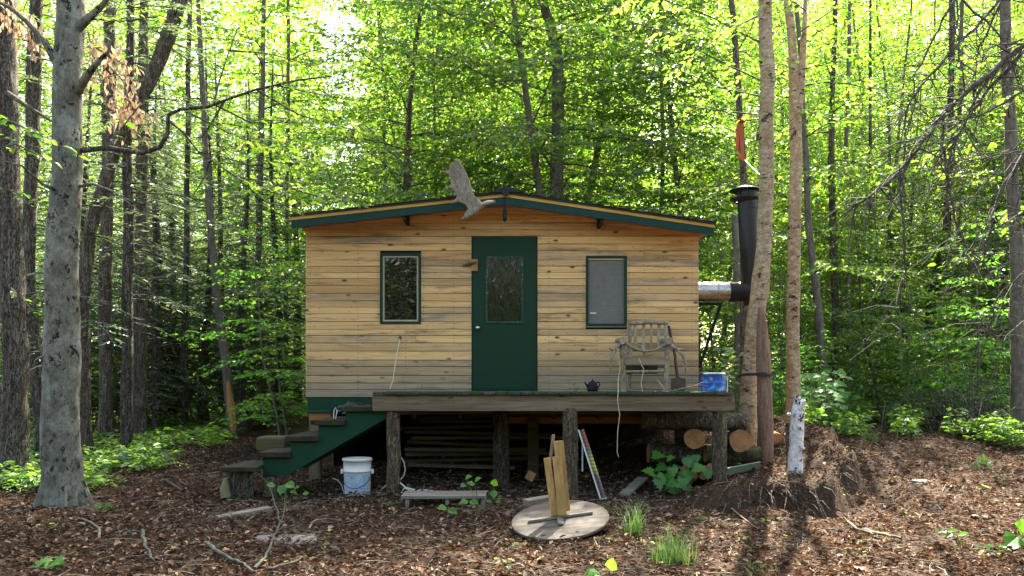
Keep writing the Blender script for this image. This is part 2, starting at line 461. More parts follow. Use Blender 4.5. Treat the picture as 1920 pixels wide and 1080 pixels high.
WHITEROPE = plain('white_cord', (.62, .60, .54), .7, 0, .2, scale=40)
BRASS = plain('worn_metal_knob', (.55, .52, .47), .25, 1.0, .2)
ORANGE = plain('orange_strap_webbing', (.38, .085, .025), .85, 0, .5)
ANTLER = bark('antler_bone', (.11, .09, .06), (.24, .205, .15), (.36, .32, .25), (12, 12, 6), .006, (.16, .17, .11), False)
LOGEND = None


def galv():
    k = NT('galvanised_pipe')
    n1 = k.noise(k.co((6, 30, 30)), 1, 5, .6)
    col = k.ramp(n1, [(.3, (.30, .285, .26)), (.7, (.56, .54, .51))])
    rust = k.noise(k.co((9, 9, 9)), 1.3, 6, .7)
    rr = k.ramp(rust, [(.56, 0.0), (.66, .8)])
    col = k.mix(rr, col, (.25, .12, .06))
    return k.done(col, k.ramp(rust, [(.4, .22), (.7, .55)]), k.math('SUBTRACT', 1.0, rr))


GALV = galv()


def glassmat(name, wavy):
    k = NT(name)
    k.done((.006, .007, .006), .015, 0, .5); k.b.inputs['IOR'].default_value = 1.5
    if wavy:
        v = k.co((14, 1, 4)); h = k.noise(v, 1, 2, .5, 1.2)
        k.bump(h, .22, .02)
    else:
        k.bump(k.noise(k.co((2, 1, 2)), 1, 1, .5), .02, .02)
    return k.m


GLASS, GLASSW = glassmat('dark_window_glass', False), glassmat('patterned_door_glass', True)


def screenmat():
    k = NT('insect_screen')
    w1 = k.noise(k.co((420, 1, 8)), 1, 2); w2 = k.noise(k.co((8, 1, 420)), 1, 2)
    col = k.ramp(k.math('ADD', k.math('MULTIPLY', w1, .5), k.math('MULTIPLY', w2, .5)), [(.4, (.115, .112, .098)), (.6, (.19, .185, .165))])
    s = k.noise(k.co((14, 1, 9)), 1, 7, .8)
    col = k.mix(k.ramp(s, [(.66, 0.0), (.72, .55)]), col, (.4, .4, .37))
    return k.done(col, .75, spec=.2)


SCREEN = screenmat()


def logend():
    k = NT('sawn_log_end')
    v = k.co((1, 1, 1), 'Generated')
    n1 = k.noise(k.co((14, 3, 14)), 1, 6, .7)
    col = k.ramp(n1, [(.3, (.25, .11, .045)), (.7, (.48, .24, .10))])
    c2 = k.noise(k.co((3, 3, 3)), 2, 3)
    col = k.mix(k.ramp(c2, [(.5, 0.0), (.7, .6)]), col, (.16, .09, .05))
    k.bump(n1, .4, .01)
    return k.done(col, .85)


LOGEND = logend()


def groundmat():
    k = NT('forest_soil')
    v = k.co()
    n1 = k.noise(v, 1.1, 6, .65); n2 = k.noise(v, 16, 8, .75); n3 = k.voro(v, 30)
    col = k.ramp(n2, [(.25, (.02, .013, .009)), (.5, (.055, .034, .022)), (.7, (.12, .075, .046)), (.85, (.22, .15, .10))])
    col = k.mix(k.ramp(n3, [(.1, .35), (.4, 0.0)]), col, (.19, .12, .075))
    moss = k.noise(v, 1.7, 6, .7)
    col = k.mix(k.ramp(moss, [(.61, 0.0), (.68, .7)]), col, (.045, .065, .012))
    col = k.mix(k.ramp(n1, [(.4, .4), (.6, 0.0)]), col, (.025, .017, .012))
    k.bump(k.math('ADD', n2, k.math('MULTIPLY', n3, .5)), .9, .05)
    return k.done(col, .95, spec=.15)


SOIL = groundmat()


# ------------------------------------------------------------------ ground sheet
def axis(lo, hi, step, far0, far1):
    a = list(np.arange(lo, hi + 1e-6, step))
    s, x = step, hi
    while x < far1: s *= 1.22; x += s; a.append(min(x, far1))
    s, x = step, lo; pre = []
    while x > far0: s *= 1.22; x -= s; pre.append(max(x, far0))
    return np.array(sorted(set(pre + a)))


gx, gy = axis(-8, 8, .07, -170, 170), axis(4.5, 14, .07, -90, 220)
GX, GY = np.meshgrid(gx, gy)
Z = gz_np(GX, GY)
near = (np.abs(GX.ravel()) < 9) & (GY.ravel() > 3.5) & (GY.ravel() < 16)
zz = np.array([mn.fractal(Vector((x * 3.1, y * 3.1, 0)), 1, 2, 4) if q else 0 for x, y, q in zip(GX.ravel(), GY.ravel(), near)])
# rougher where the cut bank falls away by the two birches
bank = np.exp(-(((GX.ravel() - 4.0) / 1.2) ** 2 + ((GY.ravel() - 9.3) / 1.0) ** 2)) + .9 * np.exp(-(((GX.ravel() - 2.9) / 1.2) ** 2 + ((GY.ravel() - 8.2) / .7) ** 2))
Z = Z + zz * (.014 + .05 * bank)
nx, ny = len(gx), len(gy)
idx = np.arange(nx * ny).reshape(ny, nx)
Q = np.stack([idx[:-1, :-1], idx[:-1, 1:], idx[1:, 1:], idx[1:, :-1]], -1).reshape(-1, 4)
ground = link('ground', raw_mesh('ground', np.stack([GX.ravel(), GY.ravel(), Z], 1), Q, SOIL, smooth=True))
tag(ground, 'brown forest floor of soil and fallen leaves', None, None, 'structure')

NR = np.random.default_rng(7)


def scatter(n, d0, d1, pw, margin=.68):
    d = d0 + (d1 - d0) * NR.random(n) ** pw
    x = (NR.random(n) * 2 - 1) * (d * margin + .3)
    return x, d


def ground_z(x, y):
    ix = np.clip(np.searchsorted(gx, x) - 1, 0, nx - 2); iy = np.clip(np.searchsorted(gy, y) - 1, 0, ny - 2)
    fx = (x - gx[ix]) / (gx[ix + 1] - gx[ix]); fy = (y - gy[iy]) / (gy[iy + 1] - gy[iy])
    ZZ = Z.reshape(ny, nx)
    return (ZZ[iy, ix] * (1 - fx) + ZZ[iy, ix + 1] * fx) * (1 - fy) + (ZZ[iy + 1, ix] * (1 - fx) + ZZ[iy + 1, ix + 1] * fx) * fy


def rnd_dirs(n, tilt):
    a = NR.random(n) * 2 * np.pi
    d = np.stack([np.cos(a), np.sin(a), NR.normal(0, .25, n)], 1)
    nor = np.stack([NR.normal(0, tilt, n), NR.normal(0, tilt, n), np.ones(n)], 1)
    return d, nrm(nor)


x, y = scatter(150000, 4.4, 15, 1.05)
patch = np.array([mn.fractal(Vector((p * 1.3, q * 1.3, 4)), 1, 2, 3) for p, q in zip(x, y)])
k_ = (patch > -.28) | (NR.random(len(x)) < .35); x, y, patch = x[k_], y[k_], patch[k_]
slope = np.abs(ground_z(x, y + .06) - ground_z(x, y - .06)) / .12 + np.abs(ground_z(x + .06, y) - ground_z(x - .06, y)) / .12
k_ = (slope < .85) | (NR.random(len(x)) < .22); x, y = x[k_], y[k_]
z = ground_z(x, y) + NR.random(len(x)) * .028
d, nor = rnd_dirs(len(x), .62)
s = (.016 + .05 * NR.random(len(x)) ** 2.0)
tag(link('leaf_litter', leaf_mesh('leaf_litter', np.stack([x, y, z], 1), d, nor, s, LITTER, CURL)), 'dry brown fallen leaves covering the ground round the cabin', None, None, 'stuff')

x, y = scatter(4500, 4.4, 13, 1.1)
z = ground_z(x, y) + .02 + NR.random(len(x)) * .02; d, nor = rnd_dirs(len(x), .38)
tag(link('whole_leaves', leaf_mesh('whole_leaves', np.stack([x, y, z], 1), d, nor, (.045 + .04 * NR.random(len(x))), LITTER, (CURL2[0], CURL2[1]))), 'larger whole curled brown leaves lying on the litter', None, None, 'stuff')

# fine twigs in the litter
mb = MB(); rr = random.Random(5)
for i in range(2400):
    dd = 4.6 + 9 * rr.random(); xx = (rr.random() * 2 - 1) * dd * .66
    L = .06 + .28 * rr.random() ** 2; a = rr.random() * 6.28; r = .0018 + .003 * rr.random()
    p = Vector((xx, dd, gz(xx, dd) + .02)); v = Vector((math.cos(a), math.sin(a), 0)) * L
    q = p + v; q.z = gz(q.x, q.y) + .02 + .03 * rr.random()
    m = (p + q) / 2 + Vector((rr.uniform(-.02, .02), rr.uniform(-.02, .02), .012))
    mb.tube([p, m, q], [r, r, r * .6], 4, 0, False)
tag(mb.build('fallen_twigs', DEADWOOD), 'small grey twigs strewn over the fallen leaves', None, None, 'stuff')

# ------------------------------------------------------------------ cabin
DW, DR = 10.2, 9.78                                   # front wall plane, roof front edge
xL, xR = PX(574, DW), PX(1309, DW)
ZB = PZ(745, DW)
DECK_Z = 1.20
ra, rl, rr_ = P(948, 360, DR), P(545, 404, DR), P(1340, 418, DR)
BACK = 14.7


def zt(x):
    return ra.z + ((rl.z - ra.z) * (x - ra.x) / (rl.x - ra.x) if x < ra.x else (rr_.z - ra.z) * (x - ra.x) / (rr_.x - ra.x))


def clip(poly, f):
    out = []
    for i, a in enumerate(poly):
        b = poly[(i + 1) % len(poly)]
        fa, fb = f(a), f(b)
        if fa >= 0: out.append(a)
        if (fa < 0) != (fb < 0):
            t = fa / (fa - fb); out.append((a[0] + (b[0] - a[0]) * t, a[1] + (b[1] - a[1]) * t))
    return out


cabin = thing('cabin', (0, 12.4, .5), 'small wooden board cabin with green door and low gable roof raised on posts', 'cabin')
win1 = (PX(713, DW), PX(790, DW), PZ(608, DW), PZ(475, DW))
win2 = (PX(1098, DW), PX(1175, DW), PZ(612, DW), PZ(480, DW))
door = (PX(884, DW), PX(1008, DW), 1.10, PZ(440, DW))
rw = random.Random(11)
wall = MB(); nails = []
zrow = ZB
sl = (rl.z - ra.z) / (rl.x - ra.x); sr = (rr_.z - ra.z) / (rr_.x - ra.x)
under = .082
while zrow < ra.z:
    h = rw.choice([.080, .09, .097, .104, .115])
    spans = [(xL, xR)]
    for (a, b, c, e) in (win1, win2, door):
        if zrow + h * .5 < e and zrow + h * .5 > c:
            ns = []
            for s0, s1 in spans:
                if b <= s0 or a >= s1: ns.append((s0, s1)); continue
                if a > s0: ns.append((s0, a))
                if b < s1: ns.append((b, s1))
            spans = ns
    fin = []
    for s0, s1 in spans:
        if s1 - s0 > 1.7 and rw.random() < .4:
            c = s0 + (s1 - s0) * rw.uniform(.3, .7); fin += [(s0, c - .0015), (c + .0015, s1)]
        else: fin.append((s0, s1))
    for s0, s1 in fin:
        e0, e1 = (rw.uniform(-.003, .003) for _ in range(2))
        poly = [(s0, zrow + .0035 + e0), (s1, zrow + .0035 + e1), (s1, zrow + h - .003), (s0, zrow + h - .003)]
        poly = clip(poly, lambda p: (ra.z - under + sl * (p[0] - ra.x)) - p[1])
        poly = clip(poly, lambda p: (ra.z - under + sr * (p[0] - ra.x)) - p[1]) if poly else poly
        if len(poly) >= 3:
            dy = rw.uniform(0, .004)
            wall.prism(poly, DW - .02 - dy, DW)
            for xx in list(np.arange(xL + .06, xR, .61)) + [s0 + .03, s1 - .03]:
                if s0 + .02 < xx < s1 - .02:
                    for zz_ in (zrow + h * .25, zrow + h * .75):
                        if zz_ < zt(xx) - under - .02 and rw.random() < .85:
                            nails.append((xx + rw.uniform(-.006, .006), DW - .0215 - dy, zz_ + rw.uniform(-.008, .008)))
    zrow += h
for nx_, ny_, nz_ in nails:
    r = .0055
    wall.add([(nx_ + r * math.cos(k * 1.0472), ny_, nz_ + r * math.sin(k * 1.0472)) for k in range(6)], [tuple(range(6))], 1)
# dark backing behind the board gaps, cut round the openings
for a, b, c, e in ((xL + .002, win1[0], ZB, 3.15), (win1[0], win1[1], ZB, win1[2]), (win1[0], win1[1], win1[3], 3.15), (win1[1], door[0], ZB, 3.3),
                   (door[0], door[1], door[3], 3.4), (door[1], win2[0], ZB, 3.3), (win2[0], win2[1], ZB, win2[2]), (win2[0], win2[1], win2[3], 3.15), (win2[1], xR - .002, ZB, 3.1)):
    wall.box((a, DW + .003, c), (b, DW + .02, e), 2)
NAIL = plain('rusty_nail', (.03, .02, .014), .8)
wall.build('front_wall', [SIDING, NAIL, BLACK], cabin)
for nm, xa, xb in (('side_wall', xL, xL + .03), ('side_wall', xR - .03, xR)):
    w = MB(); z0 = ZB
    while z0 < zt(xa) - .12:
        h = min(rw.choice([.095, .11, .12]), zt(xa) - .1 - z0)
        w.box((xa, DW + .0225, z0), (xb, BACK, z0 + h - .003)); z0 += h
    w.build(nm, SIDING, cabin)
w = MB(); w.box((xL + .03, BACK - .03, ZB), (xR - .03, BACK, 3.1)); w.box((xL + .04, BACK - .06, .2), (xR - .04, BACK - .035, ZB - .13)); w.build('back_wall_and_light_block', DARKWOOD, cabin)  # lower box added to block daylight under the floor
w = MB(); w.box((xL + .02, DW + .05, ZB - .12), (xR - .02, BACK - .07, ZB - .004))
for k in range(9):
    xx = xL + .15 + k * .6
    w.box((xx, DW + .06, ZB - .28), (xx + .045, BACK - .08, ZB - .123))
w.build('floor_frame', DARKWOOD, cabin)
w = MB(); w.box((PX(577, DW), DW - .012, PZ(771, DW)), (xR - .02, DW + .03, ZB - .004)); w.build('skirt_board', GREENS, cabin, .004)
w = MB(); w.box((xL + .05, DW + 1.2, .1), (xL + .08, BACK - .07, ZB - .13)); w.build('under_light_block', DARKWOOD, cabin)  # added at the left to keep the space under the floor dark
for px in (588, 1000, 1280):
    for dd in (10.45, 13.9):
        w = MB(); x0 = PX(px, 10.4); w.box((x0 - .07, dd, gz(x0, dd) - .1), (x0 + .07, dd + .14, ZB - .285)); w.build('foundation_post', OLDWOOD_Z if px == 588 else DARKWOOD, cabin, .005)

# roof
roof = MB()
prof = [(rl.x - .01, rl.z), (ra.x, ra.z), (rr_.x + .01, rr_.z)]
roof.prism(prof + [(x_, z_ - .022) for x_, z_ in reversed(prof)], DR - .03, BACK + .4)
rng_ = random.Random(3)
for side, e in ((-1, rl), (1, rr_)):                   # lapped roofing courses, slightly lifted at the edge
    for k in range(7):
        t0, t1 = k / 7, (k + 1) / 7 + .02
        a = (ra.x + (e.x - ra.x) * t0, ra.z + (e.z - ra.z) * t0 + .001); b = (ra.x + (e.x - ra.x) * min(t1, 1), ra.z + (e.z - ra.z) * min(t1, 1) + .012)
        roof.prism([a, b, (b[0], b[1] - .01)] if side < 0 else [b, a, (b[0], b[1] - .01)], DR - .035 - rng_.random() * .012, BACK + .38)
roof_o = roof.build('roof', ROOFING, cabin, fixn=True)
rc = MB()
rc.tube([(ra.x, DR - .06, ra.z - .005), (ra.x, DR + .3, ra.z + .012), (ra.x, BACK + .4, ra.z + .005)], [.05, .055, .05], 10)
rc.prism([(ra.x - .19, ra.z - .012), (ra.x - .05, ra.z + .05), (ra.x + .06, ra.z + .052), (ra.x + .2, ra.z - .012)], DR - .05, BACK + .41)
rc.build('ridge_cap', ROOFING, roof_o, fixn=True)
for e, sgn in ((rl, -1), (rr_, 1)):
    yt, gf, so = MB(), MB(), MB()

    def strip(m, o0, o1, y0, y1, xa=0.0):
        a = (ra.x, ra.z); b = (e.x - sgn * xa, ra.z + (e.z - ra.z) * (e.x - sgn * xa - ra.x) / (e.x - ra.x))
        m.prism([(a[0], a[1] - o0), (b[0], b[1] - o0), (b[0], b[1] - o1), (a[0], a[1] - o1)], y0, y1)
    strip(yt, .0225, .062, DR - .012, DR + .02); yt.build('yellow_trim_board', YELLOWTRIM, cabin, fixn=True)
    strip(gf, .0625, .152, DR - .004, DR + .022, .01); gf.build('fascia_board', GREENF, cabin, fixn=True)
    strip(so, .0635, .0795, DR + .0225, BACK + .38, .015); so.build('soffit', SOFFIT if sgn < 0 else SOFFIT_LIT, cabin, fixn=True)
    lk = MB(); px = 760 if sgn < 0 else 1127
    xx = PX(px, 9.9); lk.box((xx - .02, DR + .023, zt(xx) - .20), (xx + .02, DW - .025, zt(xx) - .08)); lk.build('lookout_bracket', BLACK, cabin, .004)
mb = MB(); p0 = P(946, 372, 9.6)
mb.beam(p0 + Vector((0, 0, .02)), p0 + Vector((0, 0, -.15)), .03, .012, up=(0, 1, 0)); mb.beam(p0 + Vector((.004, 0, -.13)), p0 + Vector((.002, .0, -.27)), .05, .02, up=(0, 1, 0))
mb.tube([p0 + Vector((0, -.02, -.2)), p0 + Vector((.012, -.05, -.25)), p0 + Vector((.0, -.02, -.285))], .009, 8)
tag(mb.build('hanging_hook', BLACK, None, .003), 'black iron hook hanging under the peak of the gable', 'hook')

# door
dm = MB(); dm.box((door[0] + .004, DW - .012, DECK_Z - .03), (door[1] - .006, DW + .035, door[3] - .006))
door_o = dm.build('door', GREEN, cabin, .003)
g = (PX(911, DW), PX(981, DW), PZ(606, DW), PZ(481, DW))
fr = MB(); t = .022
for a, b in (((g[0], g[2]), (g[0] + t, g[3])), ((g[1] - t, g[2]), (g[1], g[3])), ((g[0] + t, g[2]), (g[1] - t, g[2] + t)), ((g[0] + t, g[3] - t), (g[1] - t, g[3]))):
    fr.box((a[0], DW - .024, a[1]), (b[0], DW - .0125, b[1]))
fr.build('glass_frame', paint('worn_green_paint', (.008, .06, .032), .5, (.22, .28, .24), .55), door_o, .004)
gl = MB(); gl.box((g[0] + t, DW - .016, g[2] + t), (g[1] - t, DW - .0125, g[3] - t)); gl.build('door_glass', GLASSW, door_o)
kn = MB(); kp = P(896, 615, DW - .012)
kn.lathe([(0, 0), (.030, 0), (.031, .006), (.014, .010), (.012, .03), (.02, .036), (.028, .05), (.026, .066), (.012, .074), (0, .075)], 20, Matrix.Translation(kp) @ Matrix.Rotation(math.pi / 2, 4, 'X'))
kn.build('door_knob', BRASS, door_o)
pf = MB()
for q0, q1, r0, r1 in ((door[0] + .004, door[0] + .012, DECK_Z - .02, door[3] - .01), (door[1] - .014, door[1] - .006, DECK_Z - .02, door[3] - .01)):
    pf.box((q0, DW - .0165, r0), (q1, DW - .0125, r1))
pf.build('edge_strip', BLACK, door_o)
hg = MB()
for py in (452, 590, 712):
    hg.box((door[1] - .016, DW - .026, PZ(py + 6, DW)), (door[1] - .002, DW - .0125, PZ(py - 6, DW)))
hg.build('hinge', BLACK, door_o)
kb = MB(); kb.box((door[0] + .02, DW - .019, PZ(731, DW)), (door[1] - .02, DW - .0125, PZ(722, DW))); kb.build('kick_strip', GREEN, door_o, .003)
mb = MB(); mb.box((PX(884, DW), DW - .045, PZ(509, DW)), (PX(896, DW), DW - .0235, PZ(487, DW)))
o = mb.build('door_latch', PLANK_Y, cabin, .003)
mb = MB(); mb.tube([P(868, 498, DW - .05), P(880, 495, DW - .065), P(893, 492, DW - .055)], [.014, .018, .015], 8, rough=.2); mb.build('turn_peg', DARKWOOD, o)


def window(w_, pane, inner, screen=False):
    a, b, c, e = w_
    f = MB(); t = .034
    for p, q in (((a, c), (a + t, e)), ((b - t, c), (b, e)), ((a + t, c), (b - t, c + t)), ((a + t, e - t), (b - t, e))):
        f.box((p[0], DW - .034, p[1]), (q[0], DW + .03, q[1]))
    fo = f.build('window', GREEN, cabin, .003)
    f = MB(); u = .022 if not screen else .012; a, b, c, e = a + t, b - t, c + t, e - t
    for p, q in (((a, c), (a + u, e)), ((b - u, c), (b, e)), ((a + u, c), (b - u, c + u)), ((a + u, e - u), (b - u, e))):
        f.box((p[0], DW - .018, p[1]), (q[0], DW + .025, q[1]))
    f.build('window_frame', inner, fo, .002)
    f = MB(); f.box((a + u, DW - .004, c + u), (b - u, DW + .004, e - u)); f.build('window_screen' if screen else 'window_pane', pane, fo)
    if screen:
        f = MB(); f.box((a + u + .01, DW - .0065, c + .13), (a + u + .09, DW - .0045, c + .142)); f.build('sticker', CREAM, fo)
        f = MB(); f.box((w_[0] - .01, DW - .042, w_[2] - .014), (w_[1] + .012, DW - .0245, w_[2] - .002)); f.build('window_sill', OLDWOOD, fo)


window(win1, GLASS, TAN)
window(win2, SCREEN, plain('grey_screen_frame', (.13, .135, .12), .6), True)

# ------------------------------------------------------------------ deck
DF = 8.9
dxl, dxr = PX(698, DF), PX(1378, DF)
deck = thing('deck', (.45, 9.5, .1), 'weathered wooden deck on round log posts in front of the green door', 'deck')
bd = MB(); rb = random.Random(4); xx = dxl + .01
while xx < dxr - .06:
    w_ = rb.uniform(.12, .15); x1 = min(xx + w_, dxr - .03)
    bd.box((xx, DF - .03 - rb.random() * .025, DECK_Z - .032), (x1 - .006, DW - .026, DECK_Z + rb.uniform(-.003, .003))); xx += w_
bd.build('decking', MOSSWOOD, deck, .004)
b = MB(); b.box((dxl, DF, PZ(771, DF)), (dxr, DF + .05, DECK_Z - .036)); b.build('front_beam', DECKWOOD, deck, .006)
b = MB()
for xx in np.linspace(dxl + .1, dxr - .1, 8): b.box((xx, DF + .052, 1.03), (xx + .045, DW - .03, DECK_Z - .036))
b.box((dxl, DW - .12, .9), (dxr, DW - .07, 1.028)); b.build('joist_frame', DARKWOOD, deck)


def logpost(px, pt, pb, d, wpx, mat, seed, lean=0):
    m = MB(); a, b_ = P(px, pb + 14, d), P(px + lean, pt, d); r = wpx / 2 * d / F
    m.tube([a.lerp(b_, k / 8) + Vector((mn.noise((seed, k * .6, 0)) * .012, 0, 0)) for k in range(9)], [r * (1.06 - .012 * k) for k in range(9)], 18, 0, True, .14, seed, 1)
    return m.build('post', [mat, DARKWOOD], deck)


logpost(738, 766, 928, DF + .10, 25, BARK_POST, 1.3); logpost(1069, 765, 932, DF + .06, 28, BARK_POST, 5.1)
logpost(1349, 772, 906, DF + .10, 26, BARK_POST, 8.4); logpost(940, 775, 905, DF + 1.15, 30, BARK_DARK, 3.7)

# ------------------------------------------------------------------ staircase
st = thing('wooden_staircase', (PX(560, 9.3), 9.3, .1), 'dark green wooden stairs with mossy treads at the left end of the deck', 'stairs')
sp = [(493, 858), (545, 858), (545, 828), (597, 828), (597, 798), (648, 798), (648, 772), (727, 772), (727, 783), (538, 892), (493, 892)]
for dd in (9.0, 9.9):
    m = MB(); m.prism([(PX(a, 9.0), PZ(c, 9.0)) for a, c in sp], dd, dd + .045); m.build('stringer', GREENS, st, .003, True)
for x0, x1, yt_, yb in ((485, 546, 847, 858), (538, 598, 817, 828), (590, 648, 787, 798), (640, 699, 762, 772)):
    m = MB(); m.box((PX(x0, 9), 8.95, PZ(yb, 9) + .003), (PX(x1, 9), 10.0, PZ(yt_, 9))); m.build('tread', TREADWOOD, st, .008)
for x0, yt_, yb in ((546, 829, 846), (598, 799, 816), (649, 773, 786)):
    m = MB(); m.box((PX(x0, 9), 9.05, PZ(yb, 9)), (PX(x0, 9) + .02, 9.89, PZ(yt_, 9))); m.build('riser', TREADWOOD, st)
for dd, w_, px in ((9.05, 26, 506),):
    m = MB(); a = P(px, 930, dd); m.tube([a, P(px, 912, dd), P(px, 893, dd)], [w_ * .55 * dd / F, w_ * .52 * dd / F, w_ * .5 * dd / F], 14, rough=.12, seed=2.2); m.build('support_post', BARK_POST, st)
m = MB(); a = P(516, 832, 9.72)
m.box((PX(487, 9.7), 9.55, PZ(845, 9.7)), (PX(540, 9.7), 9.88, PZ(818, 9.7)))
tag(m.build('mossy_wood_block', MOSSLOG, None, .025), 'mossy square timber block lying on the lowest green tread', 'wood block')
m = MB(); m.box((PX(578, 9.9), 10.0, PZ(797, 9.9)), (PX(648, 9.9), 10.16, PZ(788, 9.9)))
m.build('tread', TREADWOOD, st, .006)

# stump with a plank step
sm = thing('stump_step', (PX(452, 9.0), 9.0, .0), 'dark tree stump carrying a short plank as bottom step', 'step')
m = MB(); a = P(452, 952, 9.0)
m.tube([a, P(452, 925, 9), P(452, 900, 9), P(452, 880, 9)], [.165, .145, .14, .135], 22, rough=.2, seed=4); m.build('stump', [BARK_DARK], sm)
m = MB(); m.box((PX(428, 8.95), 8.72, PZ(880, 9)), (PX(491, 8.95), 9.5, PZ(871, 9))); m.build('step_plank', TREADWOOD, sm, .008)
m = MB(); m.tube([P(424, 934, 8.8), P(422, 915, 8.82), P(425, 898, 8.9)], [.065, .06, .03], 9, rough=.35, seed=7)
tag(m.build('mossy_stone', plain('mossy_stone', (.16, .15, .07), .95, 0, .5)), 'small mossy upright stone leaning against the dark stump', 'stone')

# things on the stairs
bx = thing('wooden_box', (PX(603, 9.95), 9.95, PZ(787, 9.9)), 'small orange wooden box with a dark lid by the skirt board', 'box')
m = MB(); m.box((PX(583, 9.95), 9.85, PZ(788, 9.95) + .002), (PX(622, 9.95), 10.1, PZ(774, 9.95))); m.build('box_body', ORANGEWOOD, bx, .003)
m = MB(); m.box((PX(581, 9.95), 9.83, PZ(774, 9.95) + .001), (PX(624, 9.95), 10.12, PZ(770, 9.95))); m.build('box_lid', GREENS, bx, .003)
import bmesh
def blob(name, c, rad, mat, seed, sub=4, amp=.35, freq=2.2, flat=1):
    bm = bmesh.new(); bmesh.ops.create_icosphere(bm, subdivisions=sub, radius=1)
    for v in bm.verts:
        p = v.co.copy(); k = 1 + amp * mn.fractal(p * freq + Vector((seed, seed * 2, 0)), 1, 2, 4)
        v.co = Vector((p.x * rad[0] * k, p.y * rad[1] * k, max(p.z, -flat) * rad[2] * k)) + c
    me = bpy.data.meshes.new(name); bm.to_mesh(me); bm.free()
    me.polygons.foreach_set('use_smooth', np.ones(len(me.polygons), bool)); me.materials.append(mat)
    return link(name, me)
tag(blob('plastic_bag', P(664, 770, 9.35), (.17, .16, .085), plain('black_plastic', (.012, .012, .02), .35), 3.3, 4, .55, 2.6, .6), 'crumpled black plastic bag dumped on the top stair', 'bag')
m = MB(); m.tube([P(626, 788, 9.2), P(626, 772, 9.2), P(629, 764, 9.2), P(632, 770, 9.2), P(629, 788, 9.2)], .006, 6)
tag(m.build('white_cord_loop', WHITEROPE), 'loop of white cord standing on the stair beside the black bag', 'cord')

# ------------------------------------------------------------------ things on and under the deck
m = MB(); m.tube([P(750, 633, DW - .022), P(749, 640, DW - .05), P(744, 665, DW - .06), P(740, 690, DW - .08), P(737, 712, DW - .09), P(731, 729, DW - .12)], .0052, 8)
m.box((PX(748, DW), DW - .03, PZ(637, DW)), (PX(753, DW), DW - .0225, PZ(631, DW)), 1)
tag(m.build('wall_cord', [WHITEROPE, BLACK]), 'white electric cord hanging out of the wall below the left window', 'cord')

CHAIRW = wood('chair_slat_wood', (.22, .18, .12), (.46, .39, .28), 'z', knots=False, stain=.5)
CHAIRX = wood('chair_rail_wood', (.20, .165, .11), (.42, .355, .26), 'x', knots=False, stain=.5)
CHAIRL = bark('chair_log_wood', (.11, .085, .055), (.27, .225, .16), (.44, .38, .29), (20, 20, 8), .01, None, False)
# log and antler armchair
ch = thing('armchair', (PX(1212, 9.6), 9.6, DECK_Z), 'rustic grey log armchair with antler arms on the deck', 'chair')
CH1, CH2 = 9.45, 9.85
def crod(nm, pts, rad, mat=CHAIRL, n=10, rough=.15, seed=0):
    m = MB(); m.tube(pts, rad, n, rough=rough, seed=seed); return m.build(nm, mat, ch)
for px0, px1 in ((1169, 1166), (1249, 1254)):
    crod('leg', [P(px0, 736, CH1), P(px0, 700, CH1), P(px1, 640, CH1)], [.026, .027, .035], seed=px0)
    m = MB(); q = P(px1, 640, CH1); m.tube([q + Vector((0, -.06, 0)), q + Vector((0, .1, .005)), q + Vector((0, .42, .03))], [.042, .04, .03], 10, rough=.25, seed=px1); m.build('armrest', CHAIRL, ch)
for px0, px1 in ((1180, 1181), (1250, 1248)):
    crod('back_post', [P(px0, 733, CH2), P(px0, 680, CH2), P(px1, 640, CH2 + .03), P(px1 + (0), 605, CH2 + .1)], [.026, .026, .024, .022], seed=px0)
for k, px in enumerate((1192, 1207, 1221, 1235)):
    m = MB(); m.beam(P(px, 658, CH2 + .03), P(px - 1 + k * .6, 607, CH2 + .1), .042 if k != 2 else .03, .014, up=(0, 1, 0)); m.build('back_slat', CHAIRW, ch, .005)
crod('top_rail', [P(1178, 607, CH2 + .085), P(1215, 604, CH2 + .08), P(1252, 606, CH2 + .085)], [.024, .027, .023], seed=2)
m = MB(); m.box((PX(1172, CH1), CH1 - .02, PZ(685, CH1)), (PX(1247, CH1), CH1 + .02, PZ(672, CH1))); m.build('seat_rail', CHAIRX, ch, .006)
m = MB()
for k in range(4): m.box((PX(1172, CH1), CH1 + .03 + k * .1, PZ(674, CH1)), (PX(1248, CH1), CH1 + .115 + k * .1, PZ(670.5, CH1)))
m.build('seat', CHAIRX, ch, .005)
m = MB(); m.box((PX(1177, CH1), CH1 + .35, PZ(700, CH1)), (PX(1243, CH1), CH1 + .37, PZ(678, CH1))); m.build('seat_gap_shade', DARKWOOD, ch)  # dark panel standing in for the shade under the seat
crod('stretcher', [P(1170, 697, CH1), P(1249, 696, CH1)], [.016, .016], seed=6)
m = MB(); m.box((PX(1176, CH2), CH2 - .02, PZ(690, CH2)), (PX(1250, CH2), CH2 + .01, PZ(676, CH2))); m.build('seat_rail', CHAIRX, ch, .006)
def antl(nm, pts, r0):
    m = MB(); n_ = len(pts); m.tube([P(*p) for p in pts], [r0 * (1 - .75 * i / (n_ - 1)) for i in range(n_)], 9, rough=.15, seed=pts[0][0]); return m
a = antl('antler_arm', [(1168, 640, 9.46), (1158, 650, 9.40), (1149, 656, 9.36), (1142, 653, 9.34)], .03)
b_ = [(1158, 650, 9.4), (1150, 662, 9.36), (1145, 678, 9.34), (1144, 694, 9.36)]
a.tube([P(*p) for p in b_], [.024, .02, .015, .006], 8); a.build('antler_arm', ANTLER, ch)
a = antl('antler_arm', [(1252, 640, 9.46), (1262, 651, 9.40), (1273, 656, 9.36), (1284, 655, 9.34)], .032)
b_ = [(1270, 655, 9.38), (1280, 666, 9.35), (1285, 684, 9.34), (1286, 705, 9.36)]
